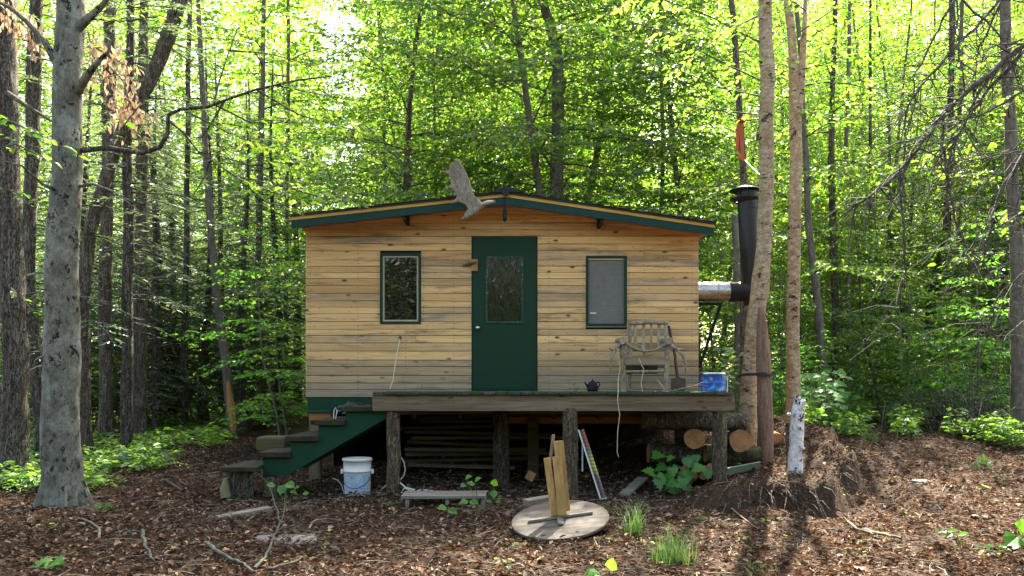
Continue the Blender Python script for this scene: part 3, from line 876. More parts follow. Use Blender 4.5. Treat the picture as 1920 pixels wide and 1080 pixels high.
a.tube([P(*p) for p in b_], [.024, .022, .015, .006], 8); a.build('antler_arm', ANTLER, ch)
m = MB(); m.tube([P(1172, 641, 9.42), P(1181, 650, 9.41), P(1193, 655, 9.4), P(1208, 659, 9.38), P(1226, 657, 9.4), P(1238, 652, 9.41), P(1252, 643, 9.42)], [.024, .021, .016, .013, .013, .017, .024], 9, rough=.25)
m.tube([P(1183, 651, 9.41), P(1176, 662, 9.4), P(1172, 668, 9.39)], [.018, .012, .005], 8); m.tube([P(1236, 654, 9.4), P(1233, 643, 9.42), P(1238, 634, 9.44)], [.016, .011, .005], 8)
m.tube([P(1208, 663, 9.38), P(1204, 650, 9.5), P(1190, 644, 9.6)], [.016, .012, .006], 8)
m.build('antler_bow', ANTLER, ch)
m = MB()
for i, pts in enumerate(([(1157, 652), (1160, 675), (1163, 690), (1159, 712), (1159, 735), (1158, 752), (1162, 778), (1158, 810), (1157, 848), (1160, 857)],)):
    m.tube([P(a_, c_, (9.36 if c_ < 730 else 8.83)) for a_, c_ in pts], .0045, 6)
tag(m.build('hanging_twine', ROPE), 'yellowish twine hanging from the chair arm down past the deck beam', 'twine')
m = MB(); m.tube([P(a_, c_, 9.38) for a_, c_ in ((1198, 672), (1201, 680), (1207, 692), (1205, 703), (1202, 718), (1205, 735))], .005, 6)
tag(m.build('seat_twine', ROPE), 'short yellowish twine dangling from the front of the chair seat', 'twine')
m = MB(); m.tube([P(a_, c_, 9.3) for a_, c_ in ((1233, 712), (1240, 722), (1246, 731), (1238, 737), (1228, 734))], .004, 6)
tag(m.build('loose_twine', ROPE), 'thin loose twine trailing by the right front chair leg', 'twine')

# shovel leaning behind the chair
sh = thing('shovel', (PX(1266, 9.75), 9.75, DECK_Z), 'old shovel with a dark handle leaning beside the armchair', 'shovel')
m = MB(); m.tube([P(1271, 712, 9.55), P(1268, 690, 9.6), P(1266, 668, 9.7), P(1260, 640, 9.9), P(1254, 612, 10.12)], [.02, .019, .018, .018, .017], 10); m.build('handle', plain('dark_shovel_handle', (.03, .022, .016), .7), sh)
m = MB(); q = P(1272, 724, 9.5); bl = [(-.085, .09), (-.03, .1), (0, .12), (.03, .1), (.085, .09), (.09, -.02), (.06, -.085), (-.06, -.085), (-.09, -.02)]
m.prism([(q.x + a_, q.z + c_) for a_, c_ in bl], 9.5, 9.507); m.build('blade', plain('rusty_shovel_blade', (.12, .075, .05), .7, .3, .5), sh, 0, True)
m = MB(); m.tube([P(1226, 739, 8.95), P(1250, 736, 8.95), P(1278, 729, 8.95), P(1302, 724, 8.98), P(1322, 715, 9.0)], [.012, .011, .009, .008, .004], 7, rough=.2)
m.tube([P(1302, 724, 8.98), P(1315, 722, 8.96), P(1328, 724, 8.95)], [.006, .005, .003], 6)
tag(m.build('fallen_stick', DEADWOOD), 'pale bare stick lying across the deck edge in front of the shovel', 'stick')

# paint tin
def tin_mat():
    k = NT('blue_paint_tin'); n1 = k.noise(k.co((7, 7, 7)), 1.0, 4, .6, .5)
    col = k.ramp(n1, [(.38, (.30, .27, .17)), (.44, (.02, .07, .30)), (.56, (.015, .10, .42)), (.63, (.05, .30, .55)), (.68, (.36, .33, .24))])
    z_ = k.sepz(k.co()); col = k.mix(k.ramp(k.math('ADD', k.math('MULTIPLY', z_, 3.0), k.math('MULTIPLY', n1, .5)), [(3.95 - 3.0, 0.0), (.99, 0.0)]), col, (.2, .19, .13))
    return k.done(col, .5, .2)
bk = thing('paint_tin', (PX(1338, 9.3), 9.3, DECK_Z), 'large tin smeared with blue paint on the right end of the deck', 'tin')
M0 = Matrix.Translation((PX(1336, 9.3), 9.3, DECK_Z + .004)); r = 24 * 9.3 / F
m = MB(); m.lathe([(0, 0), (r, 0), (r * 1.015, .006), (r, .014), (r, .09), (r * 1.012, .095), (r, .10), (r, .20), (r * 1.03, .204), (r * 1.03, .214), (r * .95, .214), (r * .95, .18), (0, .178)], 40, M0); m.build('tin_body', tin_mat(), bk)
m = MB(); m.lathe([(r * 1.04, .2005), (r * 1.045, .2165), (r * .985, .2185), (r * .985, .2155)], 40, M0); m.build('tin_rim', BRASS, bk)
m = MB(); m.tube([P(1363, 705, 9.15), P(1364, 722, 9.08), P(1363, 736, 9.06)], .004, 6); m.build('handle', BRASS, bk)

# kettle
kt = thing('kettle', (PX(1111, 9.6), 9.6, DECK_Z), 'small black kettle on the deck right of the door', 'kettle')
M0 = Matrix.Translation((PX(1111, 9.6), 9.6, DECK_Z + .003))
m = MB(); m.lathe([(0, 0), (.062, 0), (.068, .02), (.062, .07), (.045, .105), (.03, .115), (.02, .125), (.008, .128), (.012, .14), (0, .146)], 24, M0); m.build('body', BLACK, kt)
m = MB(); c = M0.translation; m.tube([c + Vector((-.05, 0, .05)), c + Vector((-.08, 0, .085)), c + Vector((-.096, 0, .11))], [.017, .012, .009], 9); m.build('spout', BLACK, kt)
m = MB(); m.tube([c + Vector((.045, 0, .1)), c + Vector((.08, 0, .11)), c + Vector((.088, 0, .075)), c + Vector((.062, 0, .035))], .008, 8); m.build('handle', BLACK, kt)

# white pail under the deck
def pail_mat():
    k = NT('pail_label'); v = k.co((1, 1, 1))
    ln = k.noise(k.co((30, 30, 130)), 1, 3, .7); n2 = k.noise(k.co((6, 6, 6)), 1, 5, .7)
    col = k.ramp(ln, [(.42, (.12, .22, .40)), (.6, (.40, .48, .56))])
    return k.done(k.mix(k.ramp(n2, [(.45, 0.0), (.6, .6)]), col, (.5, .52, .5)), .5)
pp = P(670, 932, 9.0); pp.z = gz(pp.x, pp.y) - .01
pl = thing('plastic_pail', pp, 'dirty white plastic pail with a faded blue label under the stairs', 'pail')
r = 27 * 9.0 / F; hh = .425; M0 = Matrix.Translation(pp)
m = MB(); m.lathe([(0, .0), (r * .86, .0), (r * .885, .01), (r * .93, .27), (r * .935, .272), (r * 1.03, .275), (r * 1.03, .29), (r * .945, .293), (r * .97, .395), (r * 1.035, .397), (r * 1.035, .418), (r * 1.0, hh), (r * .93, hh), (r * .93, .41), (r * .85, .05), (0, .05)], 44, M0)
m.build('pail_body', paint('dirty_white_plastic', (.62, .62, .58), .45, (.28, .25, .19), .64, .05), pl)
m = MB(); nn = 22; vs = []
for i in range(nn + 1):
    a_ = math.radians(-160 + 140 * i / nn)
    for zf, rf in ((.02, .8895), (.255, .9295)): vs.append(M0 @ Vector((math.cos(a_) * r * (rf + .004), math.sin(a_) * r * (rf + .004), zf)))
m.add(vs, [(2 * i, 2 * i + 2, 2 * i + 3, 2 * i + 1) for i in range(nn)], 0, True); m.build('pail_label', pail_mat(), pl)
m = MB()
for s_ in (-1, 1): m.box((pp.x + s_ * r * 1.06 - .012, pp.y - .02, pp.z + .25), (pp.x + s_ * r * 1.06 + .012, pp.y + .02, pp.z + .30))
m.tube([pp + Vector((r * 1.04 * math.cos(t_), -abs(math.sin(t_)) * r * 1.08, .26 - .16 * math.sin(t_))) for t_ in np.linspace(0, math.pi, 14)], .0035, 6, 1)
m.build('pail_handle', [CREAM, BLACK], pl)

# hoses by the post
m = MB(); m.tube([P(a_, c_, 9.15) for a_, c_ in ((708, 925), (718, 916), (728, 905), (733, 897))], .009, 7)
m.tube([P(a_, c_, 9.1) for a_, c_ in ((750, 900), (757, 892), (760, 880), (757, 866), (752, 858))], .007, 7)
m.tube([P(a_, c_, 8.95) for a_, c_ in ((750, 905), (760, 914), (775, 918), (795, 922), (815, 926), (828, 924))], .009, 7)
m.tube([P(a_, c_, 8.95) for a_, c_ in ((752, 926), (758, 915), (772, 921), (790, 918), (812, 921))], .008, 7)
tag(m.build('pale_hose', WHITEROPE), 'pale hose coiled round the foot of the left deck post', 'hose')
m = MB(); m.tube([P(a_, c_, 9.2) for a_, c_ in ((624, 897), (633, 900), (641, 910), (645, 925))], .006, 7)
tag(m.build('pale_wire', WHITEROPE), 'short pale wire curving out of the soil beside the white pail', 'wire')

# small pallet bench
pb = thing('low_pallet', P(845, 945, 8.2), 'low grey pallet lying in the dark right of the left deck post', 'pallet')
m = MB()
for k in range(3): m.box((PX(754, 8.2), 8.1 + k * .14, PZ(933, 8.2)), (PX(911, 8.2), 8.21 + k * .14, PZ(927, 8.2)))
m.build('top_board', OLDWOOD, pb, .004)
m = MB()
for px in (762, 836, 903): m.box((PX(px, 8.2), 8.11, PZ(950, 8.2)), (PX(px + 7, 8.2), 8.48, PZ(933.5, 8.2)))
m.build('bearer', OLDWOOD, pb, .004)
m = MB(); m.box((PX(754, 8.2), 8.1, PZ(955, 8.2)), (PX(911, 8.2), 8.2, PZ(950.3, 8.2))); m.build('bottom_board', OLDWOOD, pb, .004)

# boards stored under the floor
rs = random.Random(9)
for i in range(11):
    y0 = 10.9 + .12 * (i % 3); zb = .12 + .075 * i
    m = MB(); x0, x1 = PX(rs.uniform(735, 800), 10.9), PX(rs.uniform(900, 1075), 10.9); tl = rs.uniform(-.03, .03)
    m.beam((x0, y0, zb + .05 - tl), (x1, y0, zb + .05 + tl), .16, .045)
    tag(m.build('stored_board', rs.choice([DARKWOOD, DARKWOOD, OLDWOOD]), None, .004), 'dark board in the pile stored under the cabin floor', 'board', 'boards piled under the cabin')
m = MB(); m.box((PX(925, 10.6), 10.55, PZ(794, 10.6)), (PX(1215, 10.6), 10.62, PZ(781, 10.6)))
tag(m.build('lit_orange_beam', ORANGEWOOD, None, .005), 'beam with orange light in its colour under the cabin floor behind the middle post', 'beam')  # warm light falling on the joist is put into its wood colour
m = MB(); q = P(994, 893, 9.6); m.box((-.05, -.04, -.05), (.05, .04, .06), 0, Matrix.Translation(q) @ Matrix.Rotation(.5, 4, 'Y'))
tag(m.build('wood_offcut', PLANK_Y, None, .004), 'small yellow wood offcut on the dark soil behind the upturned table', 'offcut')

# ------------------------------------------------------------------ upturned round table
dt = 6.95; tc = P(1050, 972, dt)
MT = Matrix.Translation(tc) @ Matrix.Rotation(math.radians(-6), 4, 'Y') @ Matrix.Rotation(math.radians(13), 4, 'X')
tb = thing('round_table', tc - Vector((0, 0, .06)), 'upturned round table with plank pedestal lying on the leaves', 'table')
R_ = .428
m = MB(); m.lathe([(0, -.026), (R_ - .004, -.026), (R_, -.02), (R_, -.004), (R_ - .004, 0), (0, 0)], 64, MT, 0, False)
TOPW = wood('weathered_table_top', (.045, .04, .033), (.20, .18, .15), 'x', knots=False, gscale=.9, stain=1.0)
m.build('tabletop', TOPW, tb)
def plk(nm, a_, b_2, w_, th, mat, up=(0, 1, 0)):
    m = MB(); m.beam(a_, b_2, w_, th, up=up); return m.build(nm, mat, tb, .004)
base = P(1046, 968, 6.93)
plk('pedestal_plank', P(1040, 968, 6.95), P(1025.5, 859, 7.1), .062, .03, PLANK_Y)
plk('pedestal_plank', P(1054.5, 966, 6.90), P(1043.5, 856, 7.02), .075, .032, PLANK_Y)
plk('pedestal_plank', P(1060, 958, 7.0), P(1047, 827, 7.12), .088, .035, PLANK_Y)
plk('pedestal_stick', P(1030, 880, 7.11), P(1037.5, 815, 7.16), .03, .02, OLDWOOD_Z)
plk('cross_batten', MT @ Vector((-.28, -.02, .012)), MT @ Vector((.29, .03, .012)), .035, .022, OLDWOOD, (0, 0, 1))
plk('cross_batten', MT @ Vector((-.005, -.16, .012)), MT @ Vector((.0, -.03, .012)), .05, .022, OLDWOOD, (0, 0, 1))
m = MB(); m.beam(P(985, 943, 7.5), P(1032, 935, 7.6), .13, .06); tag(m.build('grey_block', OLDWOOD, None, .006), 'grey wooden block propping the back of the upturned table', 'wood block')

# striped board leaning on the post
def stripe_mat():
    k = NT('striped_board_face'); v = k.co(); z_ = k.sepz(v)
    big = k.ramp(k.math('ADD', z_, k.math('MULTIPLY', k.noise(k.co((9, 9, 9)), 1, 3), .08)), [(.14, (.10, .05, .04)), (.34, (.12, .07, .05)), (.42, (.45, .42, .03)), (.54, (.35, .36, .05)), (.60, (.10, .13, .09)), (.68, (.28, .06, .04))])
    w1 = k.math('FRACT', k.math('MULTIPLY', z_, 26.0))
    col = k.mix(k.ramp(w1, [(.55, 0.0), (.62, .7)]), big, (.03, .035, .035))
    return k.done(col, .35)
lb = thing('striped_board', P(1136, 936, 8.6), 'narrow striped red and yellow board with pale metal edge leaning on the deck post', 'board')
A_, B_ = P(1132, 934, 8.55), P(1091, 806, 8.82)
m = MB(); m.beam(A_, B_, .05, .02, up=(-.75, -1, 0)); m.build('board_face', stripe_mat(), lb, .002)
off = Vector((-.036, -.012, 0))
m = MB(); m.beam(A_ + off, B_ + off, .014, .028, up=(-.4, -1, 0)); m.beam(A_ + Vector((-.045, 0, -.005)), A_ + Vector((.035, 0, -.005)), .03, .02); m.build('metal_edge', plain('pale_metal_edge', (.42, .45, .44), .4, .3), lb, .002)
m = MB(); m.beam(P(1092, 884, 8.78), P(1092, 826, 8.8), .014, .01, up=(0, 1, 0)); m.build('prop_leg', plain('pale_metal_leg', (.45, .46, .45), .5, .3), lb)

# ------------------------------------------------------------------ logs at the right end
def log(lbl, a_, b_2, r, mat, n=20, seed=0, grp='stacked logs at the right end of the deck', name='log'):
    m = MB(); a_, b_2 = Vector(a_), Vector(b_2)
    m.tube([a_.lerp(b_2, k / 7) for k in range(8)], [r * (1 + .04 * mn.noise((seed, k, 0))) for k in range(8)], n, 0, True, .10, seed, 1)
    return tag(m.build(name, [mat, LOGEND]), lbl, 'log', grp)
log('long dark log lying sideways right under the deck beam', P(1205, 789, 9.75), P(1397, 791, 9.75), .112, BARK_BROWN, seed=1)
log('log with a round orange cut end facing out under the deck', P(1302, 823, 9.45), P(1300, 818, 11.2), .122, BARK_BROWN, seed=2)
BARK_MOSSY = bark('mossy_log_bark', (.05, .04, .025), (.12, .10, .06), (.2, .18, .10), (14, 14, 6), .02, (.12, .14, .04))
log('mossy log with a tan cut end right of the corner post', P(1388, 827, 9.35), P(1372, 818, 11.0), .128, BARK_MOSSY, seed=3)
log('mossy log lying sideways at the bottom of the stack', P(1322, 851, 9.7), P(1424, 853, 9.7), .108, BARK_MOSSY, seed=4)
log('dark log lying sideways behind the maple seedling', P(1215, 850, 9.9), P(1340, 852, 9.9), .125, BARK_DARK, seed=5)
log('reddish log end poking out behind the grey post', P(1456, 826, 10.3), P(1440, 815, 11.4), .10, BARK_RED, seed=6)
rs = random.Random(21)
for i in range(9):
    px, py = 1286 + (i % 4) * 15 + rs.uniform(-4, 4), 893 - (i // 4) * 14 + rs.uniform(-3, 3)
    m = MB(); n_ = rs.choice([5, 6]); m.tube([P(px, py, 9.3), P(px, py - 2, 9.75)], [.05, .05], n_, 0, True, .1, i, 1)
    tag(m.build('firewood_piece', [BARK_BROWN, LOGEND]), 'split firewood piece piled at the foot of the corner post', 'firewood', 'firewood beside the corner post')
m = MB(); m.beam(P(1362, 884, 8.95), P(1424, 872, 9.25), .03, .085, up=(0, -.3, 1)); tag(m.build('green_plank', paint('faded_green_board', (.10, .13, .09), .7, (.2, .2, .15), .6), None, .004), 'faded green plank on edge right of the corner post', 'plank')

# ------------------------------------------------------------------ moose antler on the gable
AP = [(849, 305.5), (858, 298), (869, 313), (880, 338), (889, 367), (900, 376), (905, 384), (895, 394), (884, 402), (873, 408), (869, 404), (878, 393), (873, 384), (860, 379), (845, 382), (857, 370), (853, 360), (843, 353), (829, 355), (845, 347), (846, 336), (840, 328), (824, 321), (842, 320), (843, 309)]
an = thing('moose_antler', P(880, 360, 9.5), 'grey palmate moose antler mounted on the gable above the door', 'antler')
bm = bmesh.new(); vs = [bm.verts.new(P(a_, c_, 9.50 - .0010 * abs(a_ - 866) - .08 * max(0, (330 - c_)) / 60)) for a_, c_ in AP]
bmesh.ops.triangle_fill(bm, use_beauty=True, edges=[bm.edges.new((vs[i], vs[(i + 1) % len(vs)])) for i in range(len(vs))])
me = bpy.data.meshes.new('palm'); bm.to_mesh(me); bm.free(); me.materials.append(ANTLER)
o = link('palm', me, an); s_ = o.modifiers.new('solid', 'SOLIDIFY'); s_.thickness = .046; s_.offset = 0
bv = o.modifiers.new('bevel', 'BEVEL'); bv.width = .017; bv.segments = 3; bv.limit_method = 'ANGLE'
m = MB(); m.tube([P(866, 411, 9.46), P(876, 406, 9.46), P(890, 396, 9.47), (P(903, 385, 9.49)), P(915, 380, 9.55), P(926, 378, 9.65)], [.016, .026, .034, .034, .028, .022], 12, rough=.2)
m.tube([P(903, 386, 9.49), P(914, 382, 9.45), P(921, 379, 9.42)], [.02, .014, .006], 8); m.build('beam', ANTLER, an)

# ------------------------------------------------------------------ stovepipe
cy = 10.9; cp = thing('stovepipe', (PX(1408, cy), cy, 1.2), 'black stovepipe with rain cap on a shiny horizontal pipe out of the wall', 'stovepipe')
r = .135
m = MB(); q0, q1 = Vector((xR - .1, cy, PZ(547, cy))), P(1348, 547, cy)
m.tube([q0, P(1343, 547, cy)], [r * .98] * 2, 28); m.tube([P(1343, 547, cy), P(1346, 547, cy)], [r * 1.05] * 2, 28); m.tube([P(1346, 547, cy), P(1366, 547, cy)], [r * .97] * 2, 28); m.build('steel_pipe', GALV, cp)
m = MB(); m.tube([P(1366, 547, cy), P(1412, 547, cy)], [r * 1.0] * 2, 28); m.tube([P(1366, 547, cy), P(1370, 547, cy)], [r * 1.04] * 2, 28); m.build('elbow', BLACKPIPE, cp)
m = MB(); bt, tp = P(1412, 572, cy), P(1402, 384, cy)
m.tube([bt, bt.lerp(tp, .12), bt.lerp(tp, .5), tp, P(1401.5, 360, cy)], [r, r, r, r, r], 28)
for f_ in (.12, .55, .95):
    c_ = bt.lerp(tp, f_); m.tube([c_, c_ + Vector((0, 0, .022))], [r * 1.05] * 2, 28)
m.build('stack', BLACKPIPE, cp)
m = MB(); q = P(1397, 358, cy); rc_ = .215
m.lathe([(0, .065), (rc_ * .4, .06), (rc_ * .96, .015), (rc_, 0), (rc_ * .97, -.004), (rc_ * .5, .02), (0, .03)], 36, Matrix.Translation(q))
for k in range(4): m.box((-.012, r * .95, -.1), (.012, r * .95 + .004, .01), 0, Matrix.Translation(q) @ Matrix.Rotation(k * 1.57 + .6, 4, 'Z'))
m.lathe([(r * 1.0, -.16), (rc_ * .92, -.115), (rc_ * .94, -.105), (r * 1.0, -.135)], 36, Matrix.Translation(q)); m.build('rain_cap', BLACKPIPE, cp)
m = MB(); m.beam(P(1309, 570, cy) - Vector((.1, 0, 0)), P(1352, 570, cy), .035, .04); m.beam(P(1351, 571, cy), P(1311, 690, cy), .035, .035, up=(0, 1, 0)); m.build('support_strut', BLACK, cp, .003)

# ------------------------------------------------------------------ trees: generators
class Acc:
    def __init__(s): s.p, s.d, s.n, s.s = [], [], [], []

    def mesh(s, name, mat, shape=RHOMB):
        return leaf_mesh(name, np.concatenate(s.p), np.concatenate(s.d), np.concatenate(s.n), np.concatenate(s.s), mat, shape)


def rotz(v, a):
    c, s_ = np.cos(a), np.sin(a)
    return np.stack([v[..., 0] * c - v[..., 1] * s_, v[..., 0] * s_ + v[..., 1] * c, v[..., 2]], -1)


def spray(acc, pts, wmax, lsize, rng, dens=1.0, droop=.4, tilt=.5, t0=.12, flat=.12, sag=.12, gap=.55):
    """flat leafy spray along a branch: alternate twigs, each with alternate leaves"""
    pts = np.array([tuple(p) for p in pts], float)
    seg = np.linalg.norm(np.diff(pts, axis=0), axis=1); cum = np.concatenate([[0], np.cumsum(seg)]); L = cum[-1]
    nt_ = max(4, int(L * (1 - t0) / (lsize * 1.15) * dens))
    ts = np.clip(np.linspace(t0, 1, nt_) + rng.normal(0, .01, nt_), 0, 1)
    p = np.stack([np.interp(ts * L, cum, pts[:, k]) for k in range(3)], 1)
    k_ = np.clip(np.searchsorted(cum, ts * L) - 1, 0, len(seg) - 1)
    d = nrm(np.diff(pts, axis=0))[k_]
    a = np.radians(rng.uniform(30, 75, nt_)) * np.where(np.arange(nt_) % 2, 1, -1)
    a[-1] *= .1
    tw = rotz(d, a); tw[:, 2] = d[:, 2] * .6 + rng.normal(0, flat, nt_); tw = nrm(tw)
    ln = wmax * (1.05 - .72 * ts) * rng.uniform(.45, 1.1, nt_)
    sp_ = lsize * gap
    nl = max(2, int(wmax / sp_))
    sa = (np.arange(nl) + .6) * sp_
    msk = sa[None, :] < np.maximum(ln, sp_)[:, None]
    pos = p[:, None] + tw[:, None] * sa[None, :, None]
    pos[..., 2] -= sag * sa[None, :] ** 2 / max(wmax, .1)
    la = np.radians(rng.uniform(15, 65, (nt_, nl))) * np.where(np.arange(nl) % 2, 1, -1)[None]
    ld = rotz(np.repeat(tw[:, None], nl, 1), la); ld[..., 2] = -droop * rng.uniform(.0, 1.6, (nt_, nl))
    nn = np.stack([rng.normal(0, tilt, (nt_, nl)), rng.normal(0, tilt, (nt_, nl)), np.ones((nt_, nl))], -1)
    acc.p.append(pos[msk]); acc.d.append(ld[msk]); acc.n.append(nn[msk]); acc.s.append(lsize * rng.uniform(.6, 1.2, (nt_, nl))[msk])


def hardwood(seed, H=10.0, r0=.10, cb=.18, cr=2.1, nb=44, lsize=.085, bark_m=None, leaf_m=None, dens=.8, sides=8, wob=.34):
    rng = np.random.default_rng(seed); m = MB(); acc = Acc()
    ph = rng.uniform(0, 6.3, 4)
    def tp(h):
        q = h / H
        return Vector((wob * (math.sin(q * 4 + ph[0]) - math.sin(ph[0])) + wob * .4 * math.sin(q * 11 + ph[1]), wob * (math.sin(q * 3.5 + ph[2]) - math.sin(ph[2])), h))
    hs = np.linspace(-.25, H, 16)
    m.tube([tp(h) for h in hs], [r0 * (1.0 - .86 * max(h, 0) / H) * (1.25 if h < 0 else 1) for h in hs], sides, 0, False, .12, seed)
    for i in range(nb):
        if rng.random() < .12: continue
        h = H * (cb + (1 - cb) * ((i + rng.uniform(.1, .9)) / nb) ** 1.0)
        q = h / H; az = i * 2.4 + rng.uniform(-.5, .5)
        L = cr * 1.2 * (1.0 - .62 * max(0, (q - cb) / (1 - cb)) ** 1.6) * rng.uniform(.55, 1.15)
        up = rng.uniform(.10, .55); b = tp(h); pts = []
        for k in range(7):
            t = k / 6; rr2 = L * t
            pts.append(b + Vector((math.cos(az + .25 * math.sin(3 * t + i)) * rr2, math.sin(az + .25 * math.sin(3 * t + i)) * rr2, L * (up * t - .38 * t * t * rng.uniform(.8, 1.2)))))
        rb_ = r0 * .26 * (1 - .6 * q)
        m.tube(pts, [rb_ * (1 - .8 * k / 6) for k in range(7)], 5, 0, False)
        spray(acc, pts, L * .5, lsize, rng, dens, tilt=.8)
        for f_ in ((.2, .4, .6, .8) if L > .7 else (.5,)):
            k = int(f_ * 6); a2 = az + (1 if int(f_ * 5) % 2 else -1) * rng.uniform(.5, 1.0); l2 = L * .55
            p2 = [pts[k] + Vector((math.cos(a2) * l2 * t, math.sin(a2) * l2 * t, l2 * (.15 * t - .3 * t * t))) for t in (0, .33, .66, 1)]
            m.tube(p2, [rb_ * .5, rb_ * .4, rb_ * .25, rb_ * .1], 4, 0, False)
            spray(acc, p2, l2 * .55, lsize, rng, dens, t0=.05, tilt=.8)
    return m.mesh('trunk', bark_m), acc.mesh('crown', leaf_m)


def conifer(seed, H=10.0, r0=.13, cb=.1, cr=2.2, nb=90, lsize=.12, dens=.62, dead=.12):
    rng = np.random.default_rng(seed); m = MB(); acc = Acc()
    wob = .07; tp = lambda h: Vector((wob * math.sin(h * .7 + seed), wob * math.sin(h * .6 + 2 * seed), h))
    hs = np.linspace(-.25, H, 14)
    m.tube([tp(h) for h in hs], [r0 * (1.0 - .9 * max(h, 0) / H) * (1.3 if h < 0 else 1) for h in hs], 10, 0, False, .14, seed)
    for i in range(nb):
        q = cb * .5 + (1 - cb * .5) * (i + rng.uniform(0, 1)) / nb; h = q * H; az = i * 2.4 + rng.uniform(-.4, .4)
        L = cr * (1.02 - q) ** .75 * rng.uniform(.6, 1.1); b = tp(h); pts = []
        for k in range(6):
            t = k / 5
            pts.append(b + Vector((math.cos(az) * L * t, math.sin(az) * L * t, L * (.12 * t - .42 * t * t))))
        rb_ = r0 * .16 * (1 - .6 * q)
        m.tube(pts, [rb_ * (1 - .8 * k / 5) for k in range(6)], 4, 0, False)
        if q < cb + dead and rng.random() < .75:
            for k in (2, 3, 4):
                for s_ in (-1, 1):
                    a2 = az + s_ * rng.uniform(.5, 1.0); l2 = L * rng.uniform(.15, .4)
                    m.tube([pts[k], pts[k] + Vector((math.cos(a2) * l2, math.sin(a2) * l2, -.2 * l2))], [rb_ * .4, rb_ * .12], 3, 0, False)
            continue
        spray(acc, pts, L * .42, lsize, rng, dens * 2.2, .25, .5, .1, .08, .2, gap=.26)
    return m.mesh('trunk', BARK_DARK), acc.mesh('crown', NEEDLE_M, HEMLEAF)


HEMLEAF = (np.array([(0, 0, 0), (.35, .12, .03), (1, 0, -.03), (.35, -.12, .03)], float), np.array([(0, 1, 2), (0, 2, 3)]))
NAMES = [(120, 'at the far left beyond the grey beech'), (330, 'between the grey beech and the leaning trunk'), (560, 'left of the cabin roof'), (760, 'behind the left end of the roof'),
         (960, 'behind the roof by the antler'), (1180, 'behind the right half of the roof'), (1400, 'behind the black stovepipe'), (1580, 'behind the two birch trunks'),
         (1760, 'beyond the leafy path on the right'), (3000, 'at the far right beyond the path')]


def where(px): return next(t for lim, t in NAMES if px < lim)


HW = [hardwood(100 + i, 10, .058 + .010 * (i % 3), [.10, .16, .22, .12][i % 4], 2.1 + .2 * (i % 3), 66, [.075, .095, .115, .085, .13, .10, .065][i], [BARK_GREY, BARK_BROWN, BARK_GREY][i % 3], [LEAF, LEAF, LEAF_Y][i % 3]) for i in range(7)]
CF = [conifer(200 + i, 10, .13, [.22, .1, .15][i], 2.0, 150) for i in range(3)]
SP = [hardwood(300 + i, 3.2, .022, .12, .95, 32, .085, BARK_GREY, [LEAF_PLANT, LEAF_Y, LEAF][i], .8, 6, .12) for i in range(3)]
RT = random.Random(77)


def plant_tree(meshes, name, x, y, sc, label, cat, group, sz=None):
    o = thing(name, (x, y, gz(x, y) - .03), label, cat, group)
    o.rotation_euler = (RT.uniform(-.055, .055), RT.uniform(-.055, .055), RT.uniform(0, 6.28)); o.scale = (sc, sc, sz or sc)
    for nm, me in zip(('trunk', 'crown'), meshes):
        c = bpy.data.objects.new(nm, me); COL.objects.link(c); c.parent = o
    return o


def clear(x, y, pad=1.2):
    return not (xL - pad < x < xR + 1.1 + pad and 8 < y < BACK + pad)


n_hw = 0
for d, n in ((16.5, 9), (19.5, 10), (23, 12), (27, 14), (32, 15), (38, 17), (45, 19)):
    for i in range(n):
        px = -330 + 2580 * (i + .5 + RT.uniform(-.42, .42)) / n; dd = d + RT.uniform(-1.4, 1.4)
        x = PX(px, dd)
        if not clear(x, dd): continue
        if px < 600 and 18 < dd < 36 and RT.random() < .42: continue
        if dd > 25 and (abs(px - 1230) < 42 or abs(px - 640) < 38 or abs(px - 1800) < 30): continue
        far = 'near' if dd < 21 else 'middle-distance' if dd < 30 else 'far'
        con = px < 560 and dd < 30 and RT.random() < .72 or 1150 < px < 1300 and 30 < dd < 36
        if con:
            sc = (.5 * dd + 1.5) / 10; lab = f'{far} dark green hemlock {where(px)}'
            plant_tree(CF[RT.randrange(3)], 'hemlock_tree', x, dd, sc * .95, lab, 'tree', lab.replace('hemlock', 'hemlocks'), sc * .78)
        else:
            sc = (.5 * dd + 2.5) / 10 * RT.uniform(.86, 1.1) * (.55 if abs(x - 2.6 - .344 * (dd - 6)) < 1.8 and dd < 25 else .72 if x < -5 and dd < 40 else .85 if x < -9 else 1.7 if dd < 18.5 and 1 < x < 4.6 else 1.45 if dd < 21 and x < 4.4 else 1.0); lab = f'{far} leafy green hardwood {where(px)}'
            plant_tree(HW[RT.randrange(7)], 'hardwood_tree', x, dd, sc * .85, lab, 'tree', lab.replace('hardwood', 'hardwoods'), sc)
        n_hw += 1
for i in range(110):                                    # saplings under the big trees
    dd = 12.5 + 17.5 * RT.random() ** .75; px = RT.choice([RT.uniform(0, 570), RT.uniform(1330, 1960)])
    x = PX(px, dd)
    if not clear(x, dd, .5) or (1560 < px < 1720 and dd < 17) or (230 < px < 480 and dd < 15): continue
    far = 'near' if dd < 17 else 'middle-distance' if dd < 22 else 'far'
    lab = f'{far} low leafy sapling {where(px)}'
    plant_tree(SP[RT.randrange(3)], 'sapling', x, dd, RT.uniform(.7, 1.3), lab, 'sapling', lab.replace('sapling', 'saplings'))
